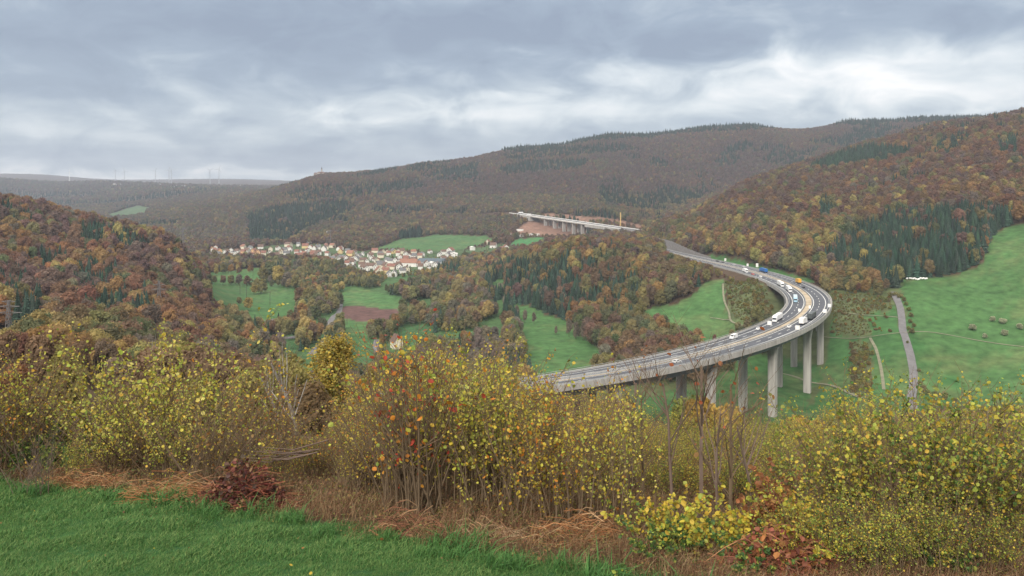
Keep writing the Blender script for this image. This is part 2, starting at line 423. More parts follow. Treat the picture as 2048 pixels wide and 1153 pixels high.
def near_path(X, Y, pts):
    """distance in plan to a polyline and the index of the nearest vertex"""
    best = np.full(X.shape, 1e9); idx = np.zeros(X.shape, int)
    for i, p in enumerate(pts):
        d = (X - p[0]) ** 2 + (Y - p[1]) ** 2
        k = d < best; best[k] = d[k]; idx[k] = i
    return np.sqrt(best), idx
def sstep(a, b, x):
    t = np.clip((x - a) / (b - a), 0, 1); return t * t * (3 - 2 * t)
# the motorway lies on the ground beyond the bridge; the ground keeps clear below the deck
ss = np.arange(S0 - 5, SE + 300, 6.0)
rp = road(np.minimum(ss, SE)); ex = np.maximum(ss - SE, 0)
hd = heading(SE - 2)
rp[:, 0] += np.cos(hd) * ex; rp[:, 1] += np.sin(hd) * ex
sub = (GY > 230) & (GY < 1600) & (GX > -140) & (GX < 420)
D, I = near_path(GX[sub], GY[sub], rp)
sI = ss[I]; zr = rp[I, 2]; z = GZ[sub]
on = sstep(SB - 25, SB + 12, sI)
w = (1 - sstep(17.5, 48, D)) * on
z = z * (1 - w) + (zr - 1.0) * w
under = (sI < SB) & (D < 26)
z = np.where(under, np.minimum(z, zr - 5.5 - 14 * (1 - sstep(SB - 130, SB - 5, sI)) + np.maximum(0, D - 18) * 0.8), z)
GZ[sub] = z
# second viaduct further up the valley
V2A = np.array((4.0, 1800.0, -55.0)); V2B = np.array((222.0, 1475.0, -76.0))
V2 = [V2A + (V2B - V2A) * t for t in np.linspace(0, 1, 60)]
def tz(X, Y):
    X = np.atleast_1d(np.asarray(X, float)); Y = np.maximum(np.atleast_1d(np.asarray(Y, float)), 0.81)
    a = np.interp(X / Y, UG, np.arange(len(UG))); b = np.interp(np.log(Y), LG, np.arange(len(LG)))
    i = np.minimum(a.astype(int), len(UG) - 2); j = np.minimum(b.astype(int), len(LG) - 2)
    fa, fb = a - i, b - j
    return (GZ[j, i] * (1 - fa) + GZ[j, i + 1] * fa) * (1 - fb) + (GZ[j + 1, i] * (1 - fa) + GZ[j + 1, i + 1] * fa) * fb
YS = np.exp(np.linspace(math.log(1.0), math.log(12500), 4000))
def at(px, py, y0=1.0, y1=12500.0):
    """the point of the ground a sight line (given by its photograph column and row) reaches first beyond distance y0"""
    u = (px - CX) / F; v = (HY - py) / F
    ys = YS[(YS >= y0) & (YS <= y1)]
    g = tz(u * ys, ys) / ys - v
    k = np.nonzero(g >= 0)[0]
    i = k[0] if len(k) else int(np.argmax(g))
    Y = ys[i]
    return np.array((u * Y, Y, tz(u * Y, Y)[0]))
def inpoly(X, Y, poly):
    r = np.zeros(X.shape, bool); n = len(poly)
    for i in range(n):
        (x1, y1), (x2, y2) = poly[i][:2], poly[(i + 1) % n][:2]
        c = ((y1 > Y) != (y2 > Y)) & (X < (x2 - x1) * (Y - y1) / (y2 - y1 + 1e-12) + x1)
        r ^= c
    return r

# ------------------------------------------------------------------ land cover
def ground_poly(pts, y0=60.0): return [at(p[0], p[1], p[2] if len(p) > 2 else y0) for p in pts]
MEADOW = (0.058, 0.128, 0.043); FLOOR = (0.075, 0.05, 0.032); SCRUB = (0.088, 0.105, 0.048); SOIL = (0.115, 0.065, 0.058); RED = (0.21, 0.125, 0.092)
OPEN = {
 'left_low': (ground_poly([(415, 570), (470, 569), (540, 575), (604, 579), (600, 608), (566, 642), (530, 650), (470, 622), (420, 600)], 600), MEADOW),
 'left_up': (ground_poly([(410, 545), (470, 542), (522, 535), (536, 556), (470, 567), (413, 569)], 800), MEADOW),
 'right_of_road': (ground_poly([(686, 574), (720, 577), (808, 598), (802, 622), (742, 617), (688, 612)], 550), (0.068, 0.148, 0.052)),
 'ploughed': (ground_poly([(690, 611), (742, 616), (806, 622), (770, 648), (735, 645), (680, 637)], 520), SOIL),
 'below_plough': (ground_poly([(682, 638), (735, 645), (742, 690), (748, 730), (715, 740), (690, 690)], 420), MEADOW),
 'park_green': (ground_poly([(515, 686), (560, 683), (600, 682), (596, 706), (540, 708)], 380), (0.05, 0.115, 0.045)),
 'field_by_lane': (ground_poly([(690, 690), (745, 700), (752, 745), (700, 745)], 350), (0.05, 0.115, 0.045)),
 'strip': (ground_poly([(760, 700), (800, 655), (850, 650), (870, 662), (830, 700), (790, 740)], 420), (0.05, 0.115, 0.045)),
 'centre': (ground_poly([(1010, 608), (1058, 611), (1092, 628), (1140, 645), (1172, 684), (1213, 715), (1225, 740), (1120, 770), (1070, 760), (1045, 705), (1040, 650)], 330), MEADOW),
 'knoll_foot': (ground_poly([(1262, 624), (1330, 612), (1385, 592), (1420, 562), (1448, 558), (1449, 600), (1462, 640), (1500, 660), (1440, 680), (1395, 694), (1340, 676), (1300, 650)], 500), MEADOW),
 'slope': (ground_poly([(1806, 562), (1880, 556), (1960, 530), (1985, 470), (2010, 455), (2060, 447), (2500, 450), (2700, 800), (2048, 815), (1900, 803), (1842, 792), (1832, 700), (1812, 640), (1800, 600)], 330), MEADOW),
 'valley': ([(30, 305), (110, 345), (160, 420), (195, 470), (232, 505), (262, 540), (272, 470), (255, 425), (240, 405), (200, 375), (120, 345), (60, 300)], (0.042, 0.112, 0.035)),
 'under': ([(60, 440), (115, 470), (170, 540), (190, 545), (205, 500), (160, 420), (110, 345), (60, 380)], (0.045, 0.108, 0.035)),
 'valley_right': (ground_poly([(1650, 745), (1655, 640), (1740, 628), (1790, 615), (1800, 660), (1812, 720), (1820, 800), (1745, 800), (1690, 775)], 400), (0.05, 0.12, 0.04)),
 'verge': ([tuple(p[:2]) for p in road(np.arange(470, 760, 20), 17)] + [tuple(p[:2]) for p in road(np.arange(750, 460, -20), 30)], (0.05, 0.125, 0.04)),
 'village_meadow': (ground_poly([(735, 503), (800, 479), (870, 470), (975, 473), (990, 482), (955, 492), (930, 497), (880, 509), (800, 500)], 1350), (0.065, 0.135, 0.052)),
 'far_field': (ground_poly([(152, 417), (180, 415), (186, 419), (154, 420)], 2600), (0.12, 0.20, 0.09)),
 'far_field_two': (ground_poly([(215, 428), (275, 411), (300, 415), (290, 432), (220, 440)], 2200), (0.075, 0.12, 0.065)),
 'site_meadow': (ground_poly([(1012, 500), (1030, 480), (1085, 476), (1092, 488), (1060, 500)], 1300), (0.05, 0.17, 0.06)),
}
POLY_SOIL = ground_poly([(1030, 462), (1050, 446), (1100, 444), (1150, 458), (1200, 467), (1150, 474), (1100, 474), (1040, 468)], 1400)
POLY_BANK = [(60, 1790), (120, 1775), (190, 1660), (235, 1560), (262, 1500), (300, 1440), (330, 1480), (300, 1560), (240, 1680), (150, 1790), (80, 1830)]
SCRUBS = {
 'bend': ground_poly([(1656, 582), (1700, 588), (1745, 590), (1790, 600), (1784, 618), (1735, 632), (1700, 640), (1660, 640)], 480),
 'bend_low': ground_poly([(1665, 640), (1735, 640), (1744, 672), (1665, 672)], 450),
 'column': ground_poly([(1698, 683), (1738, 683), (1746, 770), (1744, 800), (1700, 790)], 400),
 'inner': ground_poly([(1450, 564), (1500, 562), (1535, 575), (1560, 598), (1558, 618), (1525, 640), (1500, 652), (1472, 640), (1458, 612)], 470),
}
VILLAGE = ground_poly([(408, 516), (420, 499), (500, 498), (560, 490), (640, 488), (700, 500), (760, 505), (830, 506), (900, 500), (1010, 486), (1020, 500), (900, 528), (870, 542), (800, 552), (730, 548), (640, 522), (520, 524)], 1000)
GRASS_EDGE = [at(*p) for p in ((-700, 905), (-300, 930), (-100, 950), (0, 963), (120, 975), (250, 987), (400, 1008), (550, 1032), (700, 1058), (850, 1082), (1000, 1106), (1150, 1128), (1340, 1156), (1500, 1185), (1750, 1260), (2100, 1380))]
GE = np.array(GRASS_EDGE)
LAWN = [tuple(p[:2]) for p in GRASS_EDGE] + [(GE[-1, 0] + 3, 0.2), (-14, 0.2)]
TRACKS = {   # farm roads and paths: (width, points in the photograph)
 'farm_road': (4.6, [(1785, 585), (1793, 600), (1800, 616), (1804, 645), (1806, 664), (1813, 685), (1822, 718), (1827, 748), (1826, 778), (1823, 800), (1832, 830), (1856, 870)]),
 'gravel_track': (2.4, [(1540, 746), (1580, 752), (1620, 766), (1660, 772), (1700, 788), (1724, 798)]),
 'grass_track': (1.3, [(1650, 620), (1700, 628), (1760, 634), (1796, 636)]),
 'field_track': (1.1, [(1640, 676), (1700, 678), (1750, 673), (1803, 668), (1850, 666), (1900, 672), (1960, 684), (2048, 695)]),
 'wheel_track': (1.8, [(1740, 678), (1752, 700), (1762, 740), (1768, 780)]),
 'slope_path': (1.5, [(1446, 568), (1448, 600), (1457, 625), (1462, 643), (1480, 652), (1502, 656)]),
 'hillside_path': (1.6, [(1420, 637), (1440, 639), (1460, 641)]),
}
LANES = {
 'country_road': (5.5, [(681, 606), (678, 625), (666, 636), (656, 655), (655, 675), (640, 690), (622, 710)], 430),
 'side_road': (6.0, [(500, 668), (520, 650), (545, 641), (560, 638)], 430),
 'car_park': (11.0, [(532, 676), (560, 677), (595, 675), (632, 669)], 420),
 'lane': (4.5, [(754, 680), (752, 695), (758, 710), (766, 722)], 420),
 'parking_lane': (5.0, [(528, 660), (560, 662), (600, 664), (640, 660)], 430),
}
cov = np.empty(GX.shape + (3,), np.float32); cov[:] = FLOOR
sel = GY > 55
nn = fbm(GX / 90, GY / 90, 21)[..., None]
cov[(GY > 360) & (GY < 640) & (GX > 40) & (GX < 330)] = (0.085, 0.105, 0.045)
cov = cov * (0.8 + 0.4 * nn)
_px = CX + F * GX / GY
_cl = (_px > 400) & (_px < 1040) & (GY > 410) & (GY < 1090)
cov[_cl] = (np.array((0.062, 0.118, 0.045)) * (.75 + .5 * fbm(GX / 20, GY / 20, 98))[..., None])[_cl]
opened = np.zeros(GX.shape, bool)
WX = GX + 9 * (fbm(GX / 16, GY / 16, 91) - .5); WY = GY + 14 * (fbm(GX / 16, GY / 16, 92) - .5)
for k, (pl, c) in OPEN.items():
    m = inpoly(WX, WY, pl) & sel
    v = 0.72 + 0.34 * fbm(GX[m] / 45, GY[m] / 45, 5)[:, None] + 0.26 * fbm(GX[m] / 9, GY[m] / 5, 55)[:, None]
    if k == 'ploughed': v = 0.9 + 0.2 * fbm(GX[m] / 6, GY[m] / 40, 5)[:, None]
    dry = sstep(0.46, 0.74, 0.6 * fbm(GX[m] / 60, GY[m] / 26, 15) + 0.4 * fbm(GX[m] / 7, GY[m] / 7, 16))[:, None]
    cc = np.array(c) * (1 - 0.6 * dry) + np.array((0.125, 0.145, 0.06)) * 0.6 * dry if k != 'ploughed' else np.array(c)
    cov[m] = cc * v; opened |= m
for k, pl in SCRUBS.items():
    m = inpoly(WX, WY, pl) & sel
    cov[m] = np.array(SCRUB) * (0.6 + 0.8 * fbm(GX[m] / 14, GY[m] / 14, 6)[:, None]); opened |= m
for pl in (POLY_SOIL, POLY_BANK):
    m = inpoly(GX, GY, pl) & sel
    cov[m] = np.array(RED) * (0.7 + 0.6 * fbm(GX[m] / 18, GY[m] / 18, 4)[:, None]); opened |= m
m = inpoly(GX, GY, VILLAGE) & sel
cov[m] = np.array((0.07, 0.11, 0.05)) * (0.6 + 0.8 * fbm(GX[m] / 25, GY[m] / 25, 7)[:, None])
near = ~sel
lawn = inpoly(GX, GY, LAWN) & near
nz = fbm(GX / 0.5, GY / 0.5, 31)[..., None]
cov[near] = (np.array((0.10, 0.068, 0.042)) * (0.6 + 0.8 * nz))[near]
cov[lawn] = (np.array((0.030, 0.085, 0.028)) * (0.7 + 0.6 * nz))[lawn]

M['ground'] = mat('ground_cover', attr='col', rough=0.95, spec=0.1, noise=(0.16, 0.34, None), coord='Object')
nu, nl = len(UG), len(LG)
idx = np.arange(nl * nu).reshape(nl, nu)
Fq = np.stack([idx[:-1, :-1], idx[:-1, 1:], idx[1:, 1:], idx[1:, :-1]], -1).reshape(-1, 4)
gme = mesh_np('ground', np.stack([GX, GY, GZ], -1).reshape(-1, 3), Fq, M['ground'], smooth=True)
ca = gme.attributes.new('col', 'FLOAT_COLOR', 'POINT')
c4 = np.ones((nl * nu, 4), np.float32); c4[:, :3] = cov.reshape(-1, 3); ca.data.foreach_set('color', c4.ravel())
ground = tag(link('ground', gme), 'rolling valley and hills of meadow, scrub and woodland floor', kind='structure')

# ground behind the camera, so that the place does not end at the viewer's feet
mb = MB()
def zb(y): return -1.7 - 0.2 * y
mb.add([(-60, 0.82, -1.86), (60, 0.82, -1.86), (60, -60, 4.5), (-60, -60, 4.5)], [(0, 3, 2, 1)])
M['lawn'] = mat('lawn_ground', (0.035, 0.10, 0.032), 0.95, (2.0, 0.3, None))
tag(mb.build('meadow', M['lawn']), 'green meadow behind the viewpoint', kind='structure')

def ribbon(name, pts3, width, m, dz=0.18, step=4.0, label=None):
    P = np.array(pts3)[:, :2]
    t = np.concatenate([[0], np.cumsum(np.hypot(*np.diff(P, axis=0).T))])
    k = max(4, int(t[-1] / step))
    tt = np.linspace(0, len(P) - 1, k)
    Q = _spl(tt, P)
    d = np.gradient(Q, axis=0); d /= np.linalg.norm(d, axis=1, keepdims=True) + 1e-9
    r = np.stack([d[:, 1], -d[:, 0]], 1)
    nw = 4; V = []
    for j in range(nw + 1):
        o = (j / nw - 0.5) * width
        w_ = Q + r * (o + 0.25 * (vnoise(np.arange(k) / 3.0, j * 7.0, 77)[:, None] - 0.5))
        V.append(np.stack([w_[:, 0], w_[:, 1], tz(w_[:, 0], w_[:, 1])], 1))
    zmax = np.max([v[:, 2] for v in V], axis=0)
    V = np.stack(V, 1); V[..., 2] = 0.5 * V[..., 2] + 0.5 * zmax[:, None] + dz
    ii = np.arange(k * (nw + 1)).reshape(k, nw + 1)
    fq = np.stack([ii[:-1, :-1], ii[:-1, 1:], ii[1:, 1:], ii[1:, :-1]], -1).reshape(-1, 4)
    return tag(link(name, mesh_np(name, V.reshape(-1, 3), fq, m, smooth=True)), label, kind='structure')
for k, (w_, pts) in TRACKS.items():
    ribbon(k, [at(x, y, 300) for x, y in pts], w_, M['gravel'] if k == 'farm_road' else M['track'], label=k.replace('_', ' ') + ' across the meadows beside the viaduct')
for k, (w_, pts, y0) in LANES.items():
    ribbon(k, [at(x, y, y0) for x, y in pts], w_, M['gravel'], label=k.replace('_', ' ') + ' between trees on the valley floor')

# ------------------------------------------------------------------ viaduct and motorway
def sweep(prof, s0, s1, mats, name, parent=None, step=6.0, closed=True, dzf=None):
    """profile of (offset, height) swept along the centre line"""
    k = int((s1 - s0) / step) + 1
    s = np.linspace(s0, s1, k); n = len(prof)
    V = np.stack([road(s, o, h) for o, h in prof], 1)
    ii = np.arange(k * n).reshape(k, n)
    jj = np.roll(np.arange(n), -1) if closed else np.arange(1, n)
    j0 = np.arange(n) if closed else np.arange(n - 1)
    fq = np.stack([ii[:-1][:, j0], ii[1:][:, j0], ii[1:][:, jj], ii[:-1][:, jj]], -1).reshape(-1, 4)
    fl = [fq]
    if closed: fl.append(np.array([ii[0], ii[-1][::-1]]))
    return link(name, mesh_np(name, V.reshape(-1, 3), fl, mats), parent)
def rect(o0, o1, h0, h1): return [(o0, h0), (o0, h1), (o1, h1), (o1, h0)]
def flats(defs, s0, s1, name, m, parent=None, step=6.0):
    V, Fs, c = [], [], 0
    for o0, o1, h, dash in defs:
        segs = [(s0, s1)] if not dash else [(a, a + dash[0]) for a in np.arange(s0, s1 - dash[0], dash[1])]
        for a, b in segs:
            k = max(2, int((b - a) / step) + 1); s = np.linspace(a, b, k)
            V.append(np.stack([road(s, o0, h), road(s, o1, h)], 1).reshape(-1, 3))
            ii = np.arange(k) * 2 + c
            Fs.append(np.stack([ii[:-1], ii[:-1] + 1, ii[1:] + 1, ii[1:]], 1)); c += 2 * k
    return link(name, mesh_np(name, np.concatenate(V), np.concatenate(Fs), m), parent)

via = tag(empty('viaduct', road([200])[0]), 'long curved concrete motorway viaduct on tall piers crossing the valley', 'viaduct')
VINV = -np.array(via.location)
def onvia(o):
    o.parent = via; o.matrix_parent_inverse = via.matrix_basis.inverted(); return o
bpy.context.view_layer.update()
def lanes(s0, s1, parent):
    out = [flats([(1.9, 14.0, 0.03, None), (-14.0, -1.9, 0.03, None)], s0, s1, 'carriageway', M['asphalt'])]
    out.append(flats([(-1.9, 1.9, 0.04, None)], s0, s1, 'median_strip', M['sand']))
    ln = [(3.0, 3.35, .05, None), (10.8, 11.15, .05, None), (-11.15, -10.8, .05, None), (-3.35, -3.0, .05, None),
          (6.85, 7.15, .05, (5, 14)), (-7.15, -6.85, .05, (5, 14))]
    out.append(flats(ln, s0, s1, 'lane_marking', M['white_line']))
    for o in (2.2, -2.2, 13.2, -13.2):
        out.append(sweep(rect(o - .12, o + .12, .45, .85), s0, s1, M['steel'], 'guard_rail'))
    return out
deck = sweep([(-15.2, -1.5), (-15.2, 0.0), (15.2, 0.0), (15.2, -1.5), (11, -1.75), (-11, -1.75)], S0, SB + 6, M['concrete'], 'deck')
onvia(deck)
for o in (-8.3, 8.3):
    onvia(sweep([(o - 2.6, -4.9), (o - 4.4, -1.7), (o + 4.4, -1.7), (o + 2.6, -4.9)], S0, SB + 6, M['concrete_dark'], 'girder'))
for o in (-15.0, 15.0):
    onvia(sweep(rect(o - .25, o + .25, -1.9, 0.75), S0, SB + 6, M['concrete'], 'parapet'))
    onvia(sweep(rect(o - .06, o + .06, 1.25, 1.4), S0, SB + 6, M['steel'], 'railing'))
for o in lanes(S0, SB + 3, None): onvia(o)
def s_at(px, off, lo=-50, hi=470, dz=-5):
    s = np.linspace(lo, hi, 2000); p = proj(road(s, off, dz)); return s, p
# piers: stations measured on the outer row
for st in (4, 66, 128, 191, 254, 312, 371, 420):
    for o in (-8.3, 8.3):
        b = road([st], o)[0]; h = heading(st)
        if b[1] < 255: continue
        zg = tz(b[0], b[1])[0]; top = b[2] - 4.9
        if top - zg < 4: continue
        mbp = MB(); zs = [zg - 3, top - 6.5, top - 4.2, top - 1.8, top]; ws = [(2.0, 4.1)] * 2 + [(2.05, 4.5), (2.2, 5.3), (2.4, 6.4)]
        V, Fs = [], []
        ca, sa = math.cos(h), math.sin(h)
        for zz_, (lx, ly) in zip(zs, ws):
            for ax, ay in ((-1, -.7), (-.75, -1), (.75, -1), (1, -.7), (1, .7), (.75, 1), (-.75, 1), (-1, .7)):
                x_, y_ = ax * lx / 1.0, ay * ly / 2.0
                V.append((b[0] + x_ * ca - y_ * sa, b[1] + x_ * sa + y_ * ca, zz_))
        for i in range(4):
            for j in range(8): Fs.append((i * 8 + j, i * 8 + (j + 1) % 8, i * 8 + 8 + (j + 1) % 8, i * 8 + 8 + j))
        Fs.append(tuple(range(32, 40)))
        mbp.add(V, Fs); onvia(mbp.build('pier', M['concrete']))
# abutment
onvia(sweep(rect(-15.4, 15.4, -16, -1.8), SB + 2, SB + 14, M['concrete'], 'abutment'))
mw = lanes(SB + 4, SE, None)
root = None
for o in mw: tag(o, o.name.split('.')[0].replace('_', ' ') + ' of the motorway beyond the viaduct', kind='structure')
tag(sweep([(-15.2, -1.2), (-15.2, 0), (15.2, 0), (15.2, -1.2)], SB + 6, SE, M['concrete'], 'motorway'), 'motorway embankment running on from the viaduct', kind='structure')
for o in (-14.6, 14.6):
    tag(sweep(rect(o - .1, o + .1, .45, .9), SB + 6, SE, M['steel'], 'guard_rail'), 'steel guard rail at the motorway edge', 'guard rail', 'guard rails along the motorway')
for o in mw:
    if o.name.startswith('guard_rail'):
        tag(o, 'steel guard rail along the carriageway beyond the viaduct', 'guard rail', 'guard rails along the motorway')
        if 'kind' in o: del o['kind']
# noise wall along the cutting
nw = tag(empty('noise_wall', road([800], 17)[0]), 'long grey noise barrier wall beside the motorway below the orange wood', 'noise wall')
bpy.context.view_layer.update()
for a in np.arange(712, 988, 12.0):
    hgt = 2.5 + 10.5 * sstep(700, 900, a + 6)
    o = sweep(rect(16.6, 17.0, -1, float(hgt)), a, a + 11.7, M['noise_wall'], 'panel', step=4.0)
    o.parent = nw; o.matrix_parent_inverse = nw.matrix_basis.inverted()
# roadside boards
for i, (px, py, off, w_, h_, lb) in enumerate([(1657, 614, 14.2, 2.0, 3.2, 'white board at the outer edge of the bend beside the tallest curve'), (1648, 625, 13.9, 2.2, 3.4, 'white board on the parapet just past the bend'),
        (1595, 660, 13.6, 2.4, 3.4, 'white board on the parapet between the white car and the bend'), (1545, 664, -6.9, 2.4, 3.4, 'white board between the lanes above the white car'),
        (1605, 629, -2.6, 1.6, 2.6, 'white board on the median at the inner lane'), (1616, 614, 2.3, 1.4, 2.6, 'small white board on the median at the bend'),
        (1450, 524, 16.6, 2.2, 4.0, 'white sign beside the grass verge near the noise wall'), (1514, 535, 17, 2.6, 5.5, 'white sign beside the grass verge near the blue lorry'), (1494, 537, 13, 2, 4, 'white sign on the road edge near the blue lorry')]):
    s = np.linspace(0, 990, 3000); p = proj(road(s, off)); st = s[np.argmin(((p - (px, py + 3)) ** 2).sum(1))]
    b = road([st], off)[0]
    t = tag(empty('road_sign', b, heading(st)), lb, 'road sign', 'white boards along the motorway')
    for sg in (-.4, .4):
        q = MB(); q.box((0, sg * w_, h_ * .35), (.12, .12, h_ * .7)); q.build('post', M['steel'], t)
    q = MB(); q.box((-.1, 0, h_ * .65), (.08, w_, h_ * .7)); q.build('board', M['white'], t)

# second viaduct
v2 = tag(empty('viaduct', (V2A + V2B) / 2), 'distant straight concrete viaduct beside a red earth bank at the forest edge', 'viaduct')
h2 = math.atan2(V2B[1] - V2A[1], V2B[0] - V2A[0]); v2.rotation_euler.z = h2
Lh = np.linalg.norm((V2B - V2A)[:2]) / 2; sl = (V2B[2] - V2A[2]) / 2 / Lh
def v2mesh(name, o0, o1, h0, h1, m, x0=-1.0, x1=1.0):
    q = MB(); a, b = x0 * Lh, x1 * Lh
    V = [(x, o, x * sl + h) for x in (a, b) for o, h in ((o0, h0), (o1, h0), (o1, h1), (o0, h1))]
    q.add(V, [(0, 1, 2, 3), (7, 6, 5, 4), (0, 4, 5, 1), (1, 5, 6, 2), (2, 6, 7, 3), (3, 7, 4, 0)])
    return q.build(name, m, v2)
v2mesh('deck', -13, 13, -2.2, 0, M['concrete'], -0.55, 0.42)
v2mesh('approach', -13, 13, -6, -.3, M['concrete'], -0.95, -0.56)
v2mesh('approach', -13, 13, -6, -.3, M['concrete'], 0.43, 1.5)
v2mesh('carriageway', -12, 12, 0.0, 0.3, M['gravel'], -0.95, 1.5)
v2mesh('parapet', 12.4, 12.9, 0.003, 1.3, M['white'], -1.0, 1.2); v2mesh('parapet', -12.9, -12.4, 0.003, 1.3, M['white'], -1.0, 1.0)
for xx in (-0.30, -0.13, 0.04, 0.21, 0.36):
    for oy in (-7, 7):
        p = v2.location + Vector((math.cos(h2) * xx * Lh - math.sin(h2) * oy, math.sin(h2) * xx * Lh + math.cos(h2) * oy, 0))
        zg = tz(p.x, p.y)[0] - v2.location.z - 3; zt = xx * Lh * sl - 2.2
        q = MB(); q.box((xx * Lh, oy, (zg + zt) / 2), (2.4, 8, zt - zg)); q.build('pier', M['concrete'], v2)
q = MB(); xa = -0.56 * Lh; q.box((xa - 4, 0, xa * sl - 11), (8, 27, 17)); q.build('abutment', M['concrete'], v2)

# ------------------------------------------------------------------ vehicles
def wheel_mesh(r, w):
    q = MB(); k = 10
    V = [(r * math.cos(2 * math.pi * i / k), sgn * w / 2, r * math.sin(2 * math.pi * i / k)) for sgn in (-1, 1) for i in range(k)]
    q.add(V, [tuple(range(k)), tuple(range(k, 2 * k))[::-1]] + [(i, (i + 1) % k, k + (i + 1) % k, k + i)[::-1] for i in range(k)])
    return q.mesh('wheel', M['tyre'])
def xz(prof, w, zc=None):
    """side profile (x, z) -> solid of width w"""
    q = MB(); n = len(prof)
    V = [(x, -w / 2, z) for x, z in prof] + [(x, w / 2, z) for x, z in prof]
    q.add(V, [tuple(range(n)), tuple(range(n, 2 * n))[::-1]] + [(i, n + i, n + (i + 1) % n, (i + 1) % n) for i in range(n)])
    return q
def wheels(t, xs, r, w, track):
    me = wheel_mesh(r, w)
    for x in xs:
        for sy in (-1, 1):
            o = link('wheel', me, t); o.location = (x, sy * track / 2, r)
def lights(t, x, w, z, me=None):
    q = MB(); q.box((0, 0, 0), (.06, .32, .2)); me = q.mesh('headlight', M['white'])
    for sy in (-1, 1):
        o = link('headlight', me, t); o.location = (x, sy * w, z)
def make_lorry(loc, rz, lab, cab, box, rigid=False, grp='vehicles on the motorway'):
    t = tag(empty('lorry', loc, rz), lab, 'lorry', grp)
    L_ = 9.5 if rigid else 15.5
    x1 = L_ / 2
    xz([(x1 - 2.2, .5), (x1, .5), (x1, 1.6), (x1 - .25, 3.0), (x1 - .6, 3.6), (x1 - 2.2, 3.75)], 2.5).build('cab', M['paint'], t, cab)
    q = MB(); q.add([(x1 + .03, -1.1, 1.7), (x1 + .03, 1.1, 1.7), (x1 - .2, 1.1, 2.75), (x1 - .2, -1.1, 2.75)], [(0, 1, 2, 3)]); q.build('windscreen', M['glass'], t)
    q = MB(); q.box(((-L_ / 2 + x1 - 2.6) / 2, 0, 2.55), (L_ - 2.6, 2.55, 2.9)); q.build('cargo_box', M['paint'], t, box)
    q = MB(); q.box((-.3, 0, .85), (L_ - 1.2, 1.1, .4)); q.build('chassis', M['tyre'], t)
    wheels(t, [x1 - 1.3, -L_ / 2 + 1.6, -L_ / 2 + 2.9] + ([] if rigid else [-L_ / 2 + 4.2, x1 - 4.6]), .5, .35, 2.2)
    lights(t, x1 + .02, .9, .9)
    return t
def make_car(loc, rz, lab, c, grp='vehicles on the motorway', van=False):
    t = tag(empty('van' if van else 'car', loc, rz), lab, 'van' if van else 'car', grp)
    if van:
        xz([(-2.9, .4), (2.9, .4), (2.95, 1.1), (2.1, 1.4), (1.3, 2.35), (.9, 2.5), (-2.85, 2.5)], 1.98).build('body', M['paint'], t, c)
        q = MB(); q.add([(2.08, -.85, 1.47), (2.08, .85, 1.47), (1.38, .8, 2.3), (1.38, -.8, 2.3)], [(0, 1, 2, 3)]); q.build('windscreen', M['glass'], t)
        for sy in (-1, 1):
            q = MB(); q.box((.75, sy * .99, 1.75), (1.0, .05, .6)); q.build('side_window', M['glass'], t)
        wheels(t, (1.8, -1.8), .36, .24, 1.75); lights(t, 2.92, .75, .95)
    else:
        xz([(-2.15, .3), (2.15, .3), (2.2, .65), (1.3, .88), (.5, 1.4), (-1.1, 1.45), (-1.9, 1.0), (-2.2, .9)], 1.78).build('body', M['paint'], t, c)
        q = MB(); q.add([(1.27, -.72, .92), (1.27, .72, .92), (.55, .66, 1.38), (.55, -.66, 1.38)], [(0, 1, 2, 3)]); q.build('windscreen', M['glass'], t)
        q = MB(); q.add([(-1.93, -.72, 1.02), (-1.93, .72, 1.02), (-1.17, .66, 1.42), (-1.17, -.66, 1.42)], [(3, 2, 1, 0)]); q.build('rear_window', M['glass'], t)
        for sy in (-1, 1):
            q = MB(); q.box((-.3, sy * .885, 1.12), (1.5, .04, .34)); q.build('side_window', M['glass'], t)
        wheels(t, (1.35, -1.35), .33, .22, 1.6); lights(t, 2.17, .65, .62)
    return t
def on_road(px, py, off):
    s = np.linspace(0, 995, 4000); p = proj(road(s, off, 0.5)); st = s[np.argmin(((p - (px, py)) ** 2).sum(1))]
    return road([st], off, .05)[0], heading(st), st
W_ = (.8, .8, .8)
